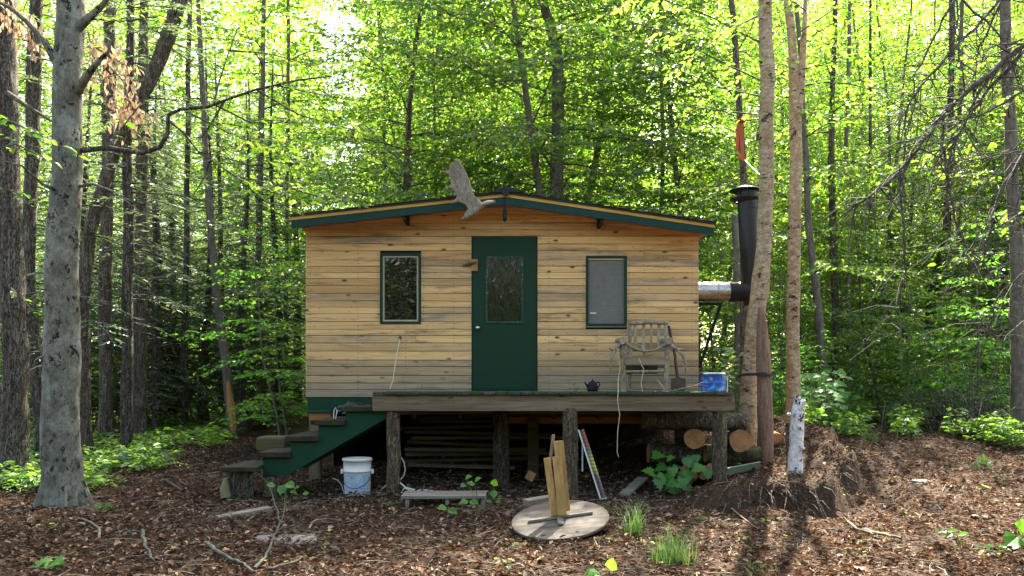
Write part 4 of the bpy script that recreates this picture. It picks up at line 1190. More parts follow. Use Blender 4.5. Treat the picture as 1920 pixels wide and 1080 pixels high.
for px, d, sc in ((300, 15.2, .72), (385, 17.5, .8), (455, 16.2, .7), (520, 18, .8), (90, 14.5, .75), (190, 17, .8), (20, 16.5, .85), (340, 20, .9), (1690, 22, .8), (1850, 20, .75), (250, 16.5, .8), (420, 19.5, .85), (150, 15, .75), (490, 21, .9), (330, 18, .8), (215, 21, .9), (565, 22, .95)):
    x = PX(px, d); lab = f'lacy grey-green hemlock with low boughs {where(px)}'
    plant_tree(CF[RT.randrange(1, 3)], 'hemlock_tree', x, d, sc, lab, 'tree', lab.replace('hemlock', 'hemlocks'), sc * 1.05)
for px, d, sc in ((1515, 13.4, .5), (1555, 14.2, .6), (1590, 15.5, .65), (1470, 13.6, .55), (1620, 17.5, .7), (1660, 19, .7), (1705, 18, .65), (1735, 16.5, .6), (1770, 17.5, .7), (1800, 15, .5), (1850, 14, .5), (1890, 14.8, .6), (1450, 15, .6), (1350, 14, .5), (1368, 15.5, .6)):
    x = PX(px, d); lab = f'short sunlit sapling by the bank {where(px)}'
    plant_tree(SP[RT.randrange(3)], 'sapling', x, d, sc, lab, 'sapling', lab.replace('sapling', 'saplings'))
# trees standing behind the photographer: they show only as reflections in the window panes
for i in range(30):
    x, y = -22 + 44 * (i % 15) / 14 + RT.uniform(-1, 1), (-7 if i < 15 else -11) + RT.uniform(-1.5, 1.5)
    k = (CF, CF, HW)[i % 3]
    plant_tree(k[i % 3], 'clearing_tree', x, y, RT.uniform(.55, .8), 'tree behind the photographer reflected in the cabin windows', 'tree', 'trees reflected in the windows')

N_ = 150000
xx, yy = NR.uniform(-30, 30, N_), NR.uniform(-21, -12, N_)
zz_ = gz_np(xx, yy) + 9.0 * NR.random(N_) * (.6 + .9 * np.array([abs(mn.noise((a * .2, b * .2, 5))) for a, b in zip(xx, yy)]))
d3, n3 = rnd_dirs(N_, .7)
tag(link('reflection_thicket', leaf_mesh('reflection_thicket', np.stack([xx, yy, zz_], 1), d3, n3, NR.uniform(.25, .5, N_), NEEDLE_M)), 'added dark thicket behind the photographer reflected in the panes', None, None, 'stuff')  # added out of view to keep bright sky out of the pane reflections

# the wood beyond reads as one mass of leaves
N_ = 280000
dd = NR.uniform(50, 85, N_); xx = (NR.random(N_) * 2 - 1) * dd * .9; top = .5 * dd + 2
zz_ = top * NR.random(N_) ** 1.1
clump = np.array([mn.noise((a * .22, b * .1, c * .3)) for a, b, c in zip(xx, dd, zz_)])
pxx = CX + F * xx / dd
kp_ = (clump > -.12) & ~((zz_ > 13) & ((np.abs(pxx - 1230) < 42) | (np.abs(pxx - 640) < 40)))
d3, n3 = rnd_dirs(int(kp_.sum()), .8)
fw = link('far_woods', leaf_mesh('far_woods', np.stack([xx, dd, zz_ + 1.2], 1)[kp_], d3, n3, NR.uniform(.3, .75, int(kp_.sum())), LEAF))
tag(fw, 'sunlit mass of leaves of the distant wood', None, None, 'stuff')

N_ = 60000
dd = NR.uniform(24, 50, N_); xx = (NR.random(N_) * 2 - 1) * dd * .88
top = 2.6 * (.6 + .8 * np.array([abs(mn.noise((a * .25, b * .25, 3))) * 2 for a, b in zip(xx, dd)]))
kp_ = np.array([mn.noise((a * .5, b * .5, 8)) for a, b in zip(xx, dd)]) > -.12
zz_ = gz_np(xx, dd) + top * NR.random(N_) ** .8
d3, n3 = rnd_dirs(int(kp_.sum()), .6)
tag(link('far_thicket', leaf_mesh('far_thicket', np.stack([xx, dd, zz_], 1)[kp_], d3, n3, NR.uniform(.12, .26, int(kp_.sum())), LEAF_LOW)), 'low green thicket under the trees far behind the cabin', None, None, 'stuff')

# ------------------------------------------------------------------ hand-placed trunks
DEADBR = bark('dead_branch_bark', (.03, .025, .02), (.085, .075, .062), (.24, .23, .20), (22, 22, 14), .01, None, False)
def ctree(name, label, pts, d, mat, sides=16, rough=.10, flare=1.0, seed=0, branches=(), boughs=(), leaf=None, lsize=.09, cat='tree', group=None, extra=None, hem=0, crown=None):
    """pts: (px, py, width px) from the foot upwards at distance d (or 4-tuples with their own distance)"""
    W = [(P(p[0], p[1], p[3] if len(p) > 3 else d), p[2] * .5 * (p[3] if len(p) > 3 else d) / F) for p in pts]
    o = thing(name, (W[0][0].x, W[0][0].y, gz(W[0][0].x, W[0][0].y)), label, cat, group)
    m = MB(); P3, R3 = [W[0][0] - Vector((0, 0, .25))], [W[0][1] * (1 + .5 * (flare - 1) + .05)]
    for (a, ra_), (b, rb_) in zip(W[:-1], W[1:]):
        n_ = max(2, int((b - a).length / .07))
        for k in range(n_):
            t = k / n_; q = a.lerp(b, t)
            q += Vector((mn.noise((seed, q.z * .9, 1)), mn.noise((seed, q.z * .9, 7)), 0)) * .025
            P3.append(q); R3.append(ra_ + (rb_ - ra_) * t)
    P3.append(W[-1][0]); R3.append(W[-1][1])
    if W[-1][0].z > 5.2:                                # the trunk goes on well above the photo's edge
        dv = (W[-1][0] - W[-2][0]).normalized(); dv.z = max(dv.z, .8)
        for k in (1, 2, 3): P3.append(W[-1][0] + dv * 1.5 * k); R3.append(W[-1][1] * (1 - .17 * k))
    m.tube(P3, R3, sides, 0, True, rough, seed)
    if flare > 1:
        a, r = W[0]
        for k in range(7):
            an_ = k * .9 + seed + .3 * math.sin(k * 5); l_ = r * (1.25 + .3 * math.sin(k * 3))
            m.tube([a + Vector((math.cos(an_) * r * .55, math.sin(an_) * r * .55, .28)), a + Vector((math.cos(an_) * r * .95, math.sin(an_) * r * .9, .06)), a + Vector((math.cos(an_) * l_, math.sin(an_) * l_, -.08))], [r * .3, r * .27, r * .1], 8, 0, False, .2, seed)
    tk = m
    for br in branches:
        m = MB(); pts_ = [P(p[0], p[1], p[2]) for p in br['p']]; n_ = len(pts_); r = br['r']
        m.tube(pts_, [r * (1 - .75 * k / (n_ - 1)) for k in range(n_)], 8, 0, False, .15, seed)
        for s_ in br.get('sub', ()):
            q_ = [P(p[0], p[1], p[2]) for p in s_]
            m.tube(q_, [r * .45 * (1 - .75 * k / (len(q_) - 1)) for k in range(len(q_))], 6, 0, False, .1, seed)
        m.build('branch', br.get('m', mat), o)
    if crown:
        nb_, len_, z0_, z1_ = crown; rng = np.random.default_rng(int(seed * 10) + 3); acc = Acc(); tm = tk
        for k in range(nb_):
            zz1 = z0_ + (z1_ - z0_) * (k + rng.random()) / nb_; q_ = min(P3, key=lambda p: abs(p.z - zz1)); az = k * 2.4 + rng.uniform(-.4, .4); l_ = len_ * rng.uniform(.6, 1.15); up = rng.uniform(.05, .4)
            pts_ = [q_ + Vector((math.cos(az + .3 * s_) * l_ * s_, math.sin(az + .3 * s_) * l_ * s_, l_ * (up * s_ - .32 * s_ * s_))) for s_ in np.linspace(0, 1, 7)]
            tm.tube(pts_, [.010 * len_ ** .7 * (1.1 - s_) for s_ in np.linspace(0, 1, 7)], 5, 1, False)
            spray(acc, pts_, l_ * .45, lsize, rng, .85, .45, .7)
            for s_, sg in ((2, 1), (3, -1), (4, 1)):
                a2 = az + sg * rng.uniform(.5, .9); l2 = l_ * .5
                p2 = [pts_[s_] + Vector((math.cos(a2) * l2 * t, math.sin(a2) * l2 * t, l2 * (.1 * t - .3 * t * t))) for t in (0, .33, .66, 1)]
                tm.tube(p2, [.006, .005, .003, .001], 4, 1, False); spray(acc, p2, l2 * .5, lsize, rng, .85, .45, .7, t0=.05)
        link('crown', acc.mesh('crown', leaf or LEAF, OVAL), o)
    if hem:
        rng = np.random.default_rng(int(seed * 10) + 9); acc = Acc(); tm = tk
        for k in range(hem):
            t = rng.random() * .75 + .25; q_ = W[0][0].lerp(W[-1][0], t); i_ = min(range(len(P3)), key=lambda j: abs(P3[j].z - q_.z)); q_ = P3[i_]
            az = rng.uniform(0, 6.28); l_ = rng.uniform(.5, 1.5)
            pts_ = [q_ + Vector((math.cos(az) * l_ * s_, math.sin(az) * l_ * s_, l_ * (.08 * s_ - .35 * s_ * s_))) for s_ in (0, .25, .5, .75, 1)]
            tm.tube(pts_, [.013, .010, .007, .005, .002], 4, 1, False)
            if rng.random() < .72: spray(acc, pts_, l_ * .4, .11, rng, 1.2, .25, .5, .15, .08, .2, gap=.28)
            else:
                for s_ in range(1, 5):
                    for _ in range(3):
                        v = Vector((rng.normal(), rng.normal(), rng.normal() * .5 - .3)).normalized() * rng.uniform(.12, .4)
                        tm.tube([pts_[s_], pts_[s_] + v], [.004, .001], 3, 1, False)
        link('crown', acc.mesh('crown', NEEDLE_M, HEMLEAF), o)
    if boughs or extra:
        rng = np.random.default_rng(int(seed * 10) + 5); acc = Acc(); tm = tk
        for b in boughs:
            pts_ = [P(*q) for q in b['p']]
            tm.tube(pts_, [.011 * (1 - .7 * k / (len(pts_) - 1)) for k in range(len(pts_))], 5, 1, False)
            spray(acc, pts_, b.get('w', .5), b.get('s', lsize), rng, b.get('dens', .8), b.get('droop', .5), b.get('tilt', .55), b.get('t0', .1))
        if extra: extra(acc, tm, rng)
        link('crown', acc.mesh('crown', leaf or LEAF, OVAL), o)
    tk.build('trunk', [mat, DEADBR], o)
    return o


ctree('dark_tree', 'thick rough dark trunk at the left edge of the photo', [(26, 925, 56), (26, 860, 48), (28, 700, 43), (23, 500, 41), (13, 250, 38), (6, -60, 36)], 10.0, BARK_DARK, 22, .2, 1.3, 1.1,
      branches=[dict(p=[(15, 175, 9.9), (60, 205, 9.2), (110, 235, 8.9)], r=.035)])
ctree('beech_tree', 'big pale grey beech trunk with dark blotches at left', [(118, 955, 86), (118, 925, 75), (117, 890, 70), (114, 800, 66), (116, 640, 61), (117, 500, 59), (122, 400, 55), (126, 300, 52), (130, 150, 50), (134, 0, 48), (136, -80, 46)], 8.3, BARK_BEECH, 28, .10, 1.12, 2.3,
      branches=[dict(p=[(138, 60, 8.3), (165, 35, 8.2), (190, 12, 8.15), (215, -20, 8.1)], r=.055),
                dict(p=[(112, 130, 8.3), (85, 80, 8.2), (50, 40, 8.1), (20, 15, 8.0), (-30, -10, 7.9)], r=.045),
                dict(p=[(140, 180, 8.3), (165, 140, 8.1), (185, 115, 8.0), (203, 97, 7.95)], r=.05),
                dict(p=[(148, 283, 8.3), (200, 277, 8.2), (265, 287, 8.1), (300, 276, 8.05), (314, 250, 8.0), (316, 215, 8.0), (340, 204, 8.0), (390, 200, 7.95), (430, 185, 7.9), (480, 168, 7.9), (560, 150, 7.85), (622, 143, 7.8)], r=.028, m=BARK_DARK,  # dark bark on this branch stands for the shadow it hangs in
                     sub=[[(318, 228, 8.0), (345, 250, 8.1), (372, 285, 8.2), (410, 292, 8.2), (470, 310, 8.3), (520, 345, 8.3)], [(400, 198, 7.95), (412, 150, 8.1), (430, 95, 8.2), (450, 40, 8.3)], [(420, 190, 7.9), (400, 225, 8), (375, 262, 8.1)], [(395, 292, 8.2), (385, 330, 8.2), (360, 370, 8.3)]]),
                dict(p=[(112, 360, 8.25), (80, 345, 8.0), (40, 310, 7.8), (0, 300, 7.7)], r=.02), dict(p=[(145, 350, 8.3), (175, 345, 8.2), (215, 360, 8.1), (260, 395, 8.0)], r=.018)],
      boughs=[dict(p=[(-40, 235, 7.2), (20, 228, 7.1), (70, 250, 7.0), (135, 285, 6.95)], w=.35, s=.085, dens=.9), dict(p=[(-30, 285, 7.4), (30, 270, 7.3), (90, 300, 7.2)], w=.3, s=.08),
              dict(p=[(-10, 350, 7.6), (30, 360, 7.5), (55, 385, 7.5)], w=.25, s=.08),
              dict(p=[(340, 204, 8.0), (430, 250, 7.9), (520, 270, 7.8)], w=.5, dens=.9), dict(p=[(400, 195, 8), (470, 230, 8.2), (560, 230, 8.4), (610, 260, 8.5)], w=.5), dict(p=[(372, 285, 8.2), (440, 330, 8.2), (530, 350, 8.3), (600, 345, 8.3)], w=.5),
              dict(p=[(430, 95, 8.2), (500, 100, 8.3), (580, 120, 8.4)], w=.45), dict(p=[(470, 310, 8.3), (540, 300, 8.5), (620, 290, 8.8), (690, 300, 9.0)], w=.6, dens=1), dict(p=[(520, 345, 8.3), (600, 370, 8.6), (660, 380, 8.8)], w=.55, dens=1), dict(p=[(480, 168, 7.9), (560, 215, 8.3), (650, 240, 8.7), (720, 250, 9)], w=.6, dens=1), dict(p=[(520, 160, 7.9), (590, 175, 7.9), (670, 190, 7.9)], w=.4), dict(p=[(440, 330, 8.2), (500, 380, 8.3), (540, 390, 8.4)], w=.4),
              dict(p=[(200, 277, 8.2), (260, 200, 8.3), (300, 180, 8.4)], w=.25, dens=.6), dict(p=[(165, 35, 8.2), (230, 40, 8.3), (300, 30, 8.4), (360, 45, 8.5)], w=.4, dens=.7),
              dict(p=[(20, 540, 8.4), (50, 570, 8.3), (75, 600, 8.3)], w=.2, s=.08)])
ctree('leaning_dark_tree', 'dark leaning trunk squeezed between the edge trunk and the grey beech', [(78, 890, 28), (76, 800, 26), (66, 640, 26), (52, 560, 25), (54, 420, 23), (62, 200, 26), (70, -40, 22)], 11.5, BARK_DARK, 14, .18, 1.2, 3.7, hem=34)
ctree('thin_brown_tree', 'brown trunk just right of the grey beech base', [(158, 830, 28), (156, 700, 23), (158, 560, 22), (170, 430, 24), (200, 330, 22), (232, 235, 21), (276, 160, 24), (300, 110, 26), (318, 60, 27), (345, -20, 26)], 12.0, BARK_BROWN, 14, .14, 1.2, 4.4, hem=30)
ctree('slim_dark_tree', 'slim straight dark trunk with dead stubs left of the path', [(237, 845, 22), (238, 700, 21), (239, 500, 19), (240, 300, 17), (243, 100, 15), (245, -40, 13)], 12.2, BARK_DARK, 12, .15, 1.2, 5.2, hem=48,
      branches=[dict(p=[(238, 620, 12.2), (205, 660, 11.8), (195, 720, 11.6)], r=.012), dict(p=[(239, 560, 12.2), (215, 600, 11.9), (180, 640, 11.7)], r=.012), dict(p=[(240, 430, 12.2), (300, 470, 11.9), (370, 480, 11.8)], r=.012), dict(p=[(240, 360, 12.2), (330, 365, 11.8), (400, 380, 11.6)], r=.012)])
ctree('red_brown_tree', 'reddish brown straight trunk behind the slim dark one', [(263, 822, 25), (264, 700, 23), (264, 540, 22), (266, 300, 20), (270, 100, 18), (272, -40, 16)], 14.0, BARK_BROWN, 12, .15, 1.2, 6.1, hem=44)
ctree('mid_brown_tree', 'stout brown trunk behind the grey beech on its right', [(200, 800, 28), (198, 700, 24), (197, 600, 23), (199, 420, 21), (204, 200, 23), (208, -40, 20)], 13.6, BARK_BROWN, 12, .16, 1.2, 6.8, hem=40)
ctree('gnawed_tree', 'leaning slender trunk with stripped orange bark at its foot', [(436, 812, 19), (432, 770, 17), (425, 700, 17), (412, 600, 17), (403, 520, 15), (396, 440, 13), (384, 250, 11), (372, 0, 9)], 15.0, BARK_GREY, 12, .12, 1.2, 7.4, hem=30)
o = MB(); o.tube([P(438, 808, 14.93), P(434, 770, 14.93), (P(427, 715, 14.93))], [.06, .075, .04], 10, 0, True, .2, 3)
tag(o.build('stripped_patch', BARK_RED, bpy.data.objects['gnawed_tree']))
for i, (nm, lab, pts, d, m_, *cr_) in enumerate((
        ('slender_tree', 'slender dark trunk midway between the gnawed tree and the cabin', [(470, 775, 12), (478, 600, 11), (486, 460, 10), (492, 200, 9), (495, -40, 8)], 18, BARK_GREY, (20, 2.2, 2.5, 10)),
        ('slender_tree', 'slender trunk closest to the left corner of the cabin', [(535, 765, 8), (536, 600, 8), (538, 430, 7), (540, 200, 7), (542, -40, 6)], 19, BARK_GREY, (22, 2.4, 2.0, 10.5)),
        ('slender_tree', 'dark slender trunk in the gap left of the gnawed tree', [(345, 805, 13), (347, 650, 12), (350, 480, 11), (352, 300, 10), (356, -40, 9)], 16, BARK_DARK),
        ('roof_tree', 'straight grey trunk rising behind the right half of the roof', [(1042, 760, 26), (1043, 500, 25), (1044, 370, 25), (1046, 250, 24), (1046, 110, 21), (1030, 40, 18), (1005, -30, 16)], 17, BARK_GREY, (34, 3.0, 4.6, 10.2)),
        ('slender_tree', 'faint grey trunk right of the straight trunk behind the roof', [(1132, 760, 14), (1131, 330, 13), (1130, 200, 12), (1127, -30, 10)], 24, BARK_GREY),
        ('slender_tree', 'thin dark stem above the left window, left of the antler', [(768, 760, 6), (768, 370, 6), (769, 240, 5), (770, 120, 4)], 18, BARK_DARK, (18, 2.4, 4.5, 8.4)),
        ('slender_tree', 'thin dark stem just left of the antler', [(816, 760, 7), (817, 370, 6), (815, 200, 5), (812, 80, 4)], 19, BARK_DARK, (16, 2.2, 4.5, 9)),
        ('slender_tree', 'dark slim trunk directly behind the stovepipe elbow', [(1386, 790, 15), (1384, 640, 14), (1381, 500, 13), (1378, 400, 12)], 14.5, BARK_GREY),
        ('slender_tree', 'crooked grey trunk just right of the yellow birch', [(1548, 745, 19), (1544, 690, 17), (1530, 560, 15), (1516, 430, 13), (1512, 300, 11), (1500, 100, 9), (1490, -30, 8)], 15.5, BARK_GREY, (18, 1.9, 2.4, 8.8)),
        ('slender_tree', 'straight dark trunk second to the right of the yellow birch', [(1568, 745, 15), (1567, 600, 14), (1562, 420, 13), (1558, 300, 12), (1560, 180, 10), (1568, -30, 8)], 16.5, BARK_DARK, (16, 1.9, 2.6, 9)),
        ('slender_tree', 'thin trunk beside the straight dark trunk by the path', [(1592, 740, 9), (1590, 500, 8), (1586, 300, 8), (1592, 100, 7), (1594, -30, 6)], 18, BARK_GREY),
        ('slender_tree', 'thin straight stem over the middle of the leafy path', [(1632, 740, 8), (1633, 500, 7), (1632, 280, 6), (1632, 90, 5)], 19, BARK_DARK, (16, 1.9, 2.0, 9)),
        ('slender_tree', 'dark forked trunk standing beyond the end of the path', [(1740, 745, 22), (1742, 640, 20), (1748, 560, 19), (1762, 500, 17), (1775, 430, 14), (1782, 300, 12), (1785, -20, 10)], 19.5, BARK_DARK, (20, 2.2, 2.8, 10)),
        ('slender_tree', 'pale slim trunk left of the trunk at the right edge', [(1795, 735, 9), (1796, 500, 8), (1800, 250, 8), (1804, -20, 7)], 21, BARK_GREY),
        ('slender_tree', 'thin leaning stem over the path', [(1650, 740, 6), (1664, 480, 6), (1680, 300, 5), (1700, 100, 4)], 20, BARK_GREY),
        ('edge_tree', 'straight grey barked trunk at the right edge of the photo', [(1912, 868, 30), (1910, 760, 27), (1908, 600, 25), (1902, 400, 23), (1892, 200, 20), (1882, -40, 18)], 12.6, BARK_GREY, (12, 1.6, 2.8, 7.2)))):
    ctree(nm, lab, pts, d, m_, 10, .14, 1.15, 10 + i * 1.3, crown=cr_[0] if cr_ else None, lsize=.12)

ctree('strapped_birch', 'curving brown birch trunk strapped to the grey post', [(1402, 825, 39), (1402, 780, 34), (1406, 700, 29), (1414, 620, 29), (1426, 540, 33), (1433, 460, 28), (1435, 350, 26), (1437, 250, 27), (1439, 150, 26), (1436, 60, 25), (1437, -60, 24)], 10.4, BARK_BIRCH, 26, .14, 1.2, 31,
      boughs=[dict(p=[(1425, 150, 10.4), (1340, 110, 10.0), (1250, 60, 9.6), (1180, 40, 9.4)], w=.6, dens=1.1), dict(p=[(1425, 80, 10.4), (1330, 30, 10), (1220, -10, 9.6), (1130, 30, 9.4)], w=.65, dens=1.1), dict(p=[(1420, 30, 10.2), (1360, 60, 9.9), (1300, 105, 9.6), (1240, 150, 9.5)], w=.5, dens=1.0),
              dict(p=[(1425, 180, 10.4), (1350, 165, 10.1), (1270, 130, 9.8), (1190, 120, 9.6)], w=.45, dens=.7), dict(p=[(1420, 215, 10.6), (1330, 205, 10.6), (1240, 190, 10.6)], w=.45, dens=.7)], leaf=LEAF_Y, lsize=.095)
ctree('yellow_birch', 'yellowish birch trunk forking high up behind the white stump', [(1487, 800, 29), (1487, 760, 26), (1486, 600, 24), (1489, 450, 23), (1492, 300, 22), (1494, 210, 21), (1487, 130, 17), (1476, 0, 14), (1472, -60, 13)], 11.0, BARK_BIRCH, 24, .14, 1.2, 33,
      branches=[dict(p=[(1494, 215, 11), (1502, 150, 11), (1508, 60, 11), (1512, -60, 11)], r=.075)],
      boughs=[dict(p=[(1500, 60, 10.9), (1560, 20, 10.6), (1620, 10, 10.4)], w=.45), dict(p=[(1494, 200, 10.9), (1530, 215, 10.7), (1580, 230, 10.6)], w=.4), dict(p=[(1490, 130, 10.9), (1465, 120, 10.6), (1445, 130, 10.4)], w=.3),
              dict(p=[(1503, 130, 10.8), (1550, 120, 10.6), (1600, 95, 10.4)], w=.4), dict(p=[(1490, 240, 10.8), (1460, 250, 10.5), (1435, 265, 10.3)], w=.25), dict(p=[(1510, 20, 10.8), (1480, -5, 10.4), (1440, 10, 10.1)], w=.4)], leaf=LEAF_Y, lsize=.095)
ctree('strap_tree', 'slim brown trunk wrapped with an orange strap above the stovepipe', [(1396, 760, 15), (1395, 560, 14), (1394, 345, 13), (1389, 250, 12), (1384, 150, 12), (1376, 50, 11), (1366, -60, 10)], 12.6, BARK_BROWN, 12, .12, 1.1, 35,
      branches=[dict(p=[(1386, 190, 12.6), (1330, 135, 12.2), (1260, 80, 11.9), (1200, 60, 11.6)], r=.012), dict(p=[(1380, 100, 12.6), (1410, 50, 12.4), (1425, 10, 12.2)], r=.012)],
      boughs=[dict(p=[(1388, 220, 12.6), (1330, 200, 12.3), (1260, 195, 12.0)], w=.5), dict(p=[(1376, 60, 12.6), (1330, 60, 12.2), (1270, 70, 12)], w=.5), dict(p=[(1392, 290, 12.6), (1340, 290, 12.2), (1290, 310, 11.9)], w=.4),
              dict(p=[(1390, 330, 12.6), (1330, 370, 12.3), (1270, 385, 12), (1200, 395, 11.8)], w=.4), dict(p=[(1392, 400, 12.6), (1350, 400, 12.3), (1320, 420, 12.1)], w=.3), dict(p=[(1380, 350, 12.9), (1250, 350, 12.9), (1120, 375, 12.7)], w=.45, dens=.9)], leaf=LEAF_Y, lsize=.1)

# posts by the birches
gp = ctree('grey_post', 'smooth weathered grey-brown post strapped to the curving birch', [(1436, 874, 30), (1436, 800, 29), (1433, 720, 27), (1431, 660, 25), (1428, 600, 18), (1427, 575, 10)], 10.05, bark('debarked_post', (.10, .06, .038), (.21, .13, .088), (.33, .225, .165), (26, 26, 2.2), .012, None, False), 16, .10, 1.0, 41, cat='post')
wp = ctree('white_stump', 'short pale birch pole with broken top leaning before the yellow birch', [(1490, 890, 28), (1490, 850, 27), (1493, 800, 26), (1496, 770, 24), (1498, 752, 18), (1494, 741, 7)], 9.3, BARK_WHITE, 16, .14, 1.0, 43, cat='post')
for (a_, c_), (e_, f_) in (((1497, 800), (1507, 808)), ((1499, 835), (1508, 842)), ((1482, 775), (1477, 777)), ((1500, 768), (1509, 750))):
    m = MB(); m.tube([P(a_, c_, 9.25), P((a_ + e_) / 2, (c_ + f_) / 2, 9.2), P(e_, f_, 9.18)], [.028, .022, .012], 8, rough=.3); m.build('knot_stub', BARK_WHITE, wp)
m = MB(); c0 = P(1419, 703, 10.22); vs = []
for k in range(40):
    t = 2 * math.pi * k / 40; e = Vector((math.cos(t) * .232, math.sin(t) * .29, .012 * math.sin(2 * t) + .01 * math.cos(t)))
    vs += [c0 + e + Vector((0, 0, -.018)), c0 + e + Vector((0, 0, .018))]
m.add(vs, [(2 * k, (2 * k + 2) % 80, (2 * k + 3) % 80, 2 * k + 1) for k in range(40)], 0, True)
m.box((c0.x - .06, c0.y - .305, c0.z - .028), (c0.x + .02, c0.y - .28, c0.z + .028))
tag(m.build('ratchet_strap', RUBBER), 'dark webbing strap binding the grey post to the curving birch', 'strap')
m = MB()
for py, t in ((225, 0), (232, .02), (240, -.01)):
    c0 = P(1388, py, 12.6); m.tube([c0 + Vector((math.cos(a_) * .068, math.sin(a_) * .068, t + .02 * math.cos(a_))) for a_ in np.linspace(0, 6.28, 13)], .014, 6)
m.beam(P(1384, 228, 12.52), P(1382, 290, 12.52), .05, .012, up=(0, 1, 0)); m.beam(P(1381, 288, 12.52), P(1396, 303, 12.5), .05, .012, up=(0, 1, 0)); m.beam(P(1389, 232, 12.52), P(1393, 300, 12.53), .06, .01, up=(0, 1, 0))
m.tube([P(1390, 226, 12.52), P(1410, 224, 11.6), P(1425, 222, 10.55)], .012, 6)
tag(m.build('orange_strap', ORANGE), 'orange webbing strap wound round the slim trunk above the stovepipe', 'strap')
m = MB(); m.tube([P(1396, 300, 12.5), P(1410, 314, 11.6), P(1427, 330, 10.5)], .009, 6)
tag(m.build('guy_rope', WHITEROPE), 'pale rope running from the orange strap to the birch', 'rope')

# dead branches reaching in from the right
dt_ = thing('dead_tree', P(2040, 900, 7.6), 'bare dead branches reaching in at the upper right of the photo', 'tree')
m = MB(); m.tube([P(2060, 930, 7.6), P(2045, 600, 7.6), P(2030, 200, 7.6), P(2020, -150, 7.6)], [.13, .12, .10, .08], 12, rough=.15); m.build('trunk', DEADWOOD, dt_)
rd = random.Random(13)
DB = [([(2030, 20), (1960, 58), (1920, 85), (1875, 120), (1810, 175), (1770, 215), (1720, 280), (1685, 325), (1640, 360), (1605, 383)], .030), ([(1770, 215), (1767, 270), (1775, 330), (1790, 410), (1810, 465), (1870, 525)], .018), ([(1685, 325), (1690, 390), (1695, 465), (1697, 510), (1685, 560), (1690, 620)], .014),
      ([(2020, 40), (1920, 95), (1855, 165), (1810, 225), (1785, 280), (1775, 320), (1778, 380)], .022), ([(1980, -100), (1872, 0), (1840, 40), (1790, 90), (1745, 140), (1710, 185), (1697, 215), (1697, 280)], .020), ([(1840, -60), (1790, 0), (1765, 45), (1740, 90), (1712, 150), (1716, 190), (1740, 215)], .015),
      ([(1795, -40), (1795, 60), (1795, 110), (1780, 170)], .01), ([(1795, 115), (1830, 135)], .008), ([(1800, 0), (1860, 50), (1890, 90), (1930, 130)], .012), ([(2030, 230), (1920, 290), (1875, 360), (1850, 450), (1840, 500)], .02), ([(2030, 200), (1920, 260), (1830, 365), (1800, 380)], .012),
      ([(2040, 380), (1920, 400), (1860, 430), (1800, 480)], .014), ([(2030, 150), (1920, 172), (1840, 215), (1800, 230), (1760, 232)], .012), ([(2030, 300), (1910, 285), (1820, 300), (1750, 310)], .009), ([(1905, -50), (1850, 60), (1830, 110), (1822, 160)], .014), ([(1812, 235), (1830, 265), (1845, 290)], .008),
      ([(1720, 280), (1700, 300), (1690, 360)], .008), ([(2040, 480), (1930, 500), (1870, 560), (1850, 620)], .014), ([(2040, 520), (1920, 600), (1880, 640), (1820, 600)], .011), ([(1920, 330), (1890, 470), (1915, 560)], .01)]
for pts, r in DB:
    dz = rd.uniform(-.5, .4); m = MB(); q = [P(a_, c_, 7.6 + dz * min(1, (2040 - a_) / 120)) for a_, c_ in pts]; fine = []
    for a_, b_2 in zip(q[:-1], q[1:]):
        for k in range(4): fine.append(a_.lerp(b_2, k / 4) + Vector((rd.uniform(-.012, .012), rd.uniform(-.02, .02), rd.uniform(-.012, .012))))
    fine.append(q[-1]); n_ = len(fine)
    m.tube(fine, [r * (1 - .7 * k / (n_ - 1)) for k in range(n_)], 6, 0, False, .3, r * 99)
    for k in range(2, n_):
        for _ in range(3):
            if rd.random() < .8:
                v = Vector((rd.uniform(-1, .6), rd.uniform(-.7, .7), rd.uniform(-1.1, .2))).normalized() * rd.uniform(.12, .75)
                e1 = fine[k] + v * .5 + Vector((0, 0, .02)); e2 = fine[k] + v + Vector((0, 0, -.05))
                m.tube([fine[k], e1, e2], [r * .32, r * .2, .0015], 4, 0, False)
    m.build('branch', DEADBR, dt_)
m = MB(); rd = random.Random(31)
br_ = thing('dead_brush', P(1840, 790, 14), 'tangle of dead grey twigs and brush right of the path', 'brush')
for i in range(150):
    px = rd.gauss(1835, 55); d = rd.uniform(12.5, 16); x = PX(px, d); p = Vector((x, d, gz(x, d)))
    v = Vector((rd.uniform(-1, 1), rd.uniform(-1, 1), rd.uniform(.2, 1.2))).normalized() * rd.uniform(.5, 1.7)
    a_ = p + v * .5 + Vector((0, 0, .2)); m.tube([p, a_, p + v + Vector((rd.uniform(-.2, .2), 0, -.15))], [.010, .007, .002], 4, 0, False)
    for _ in range(2): m.tube([a_, a_ + Vector((rd.uniform(-.4, .4), rd.uniform(-.4, .4), rd.uniform(-.2, .4)))], [.005, .0015], 3, 0, False)
m.build('branches', DEADBR, br_)

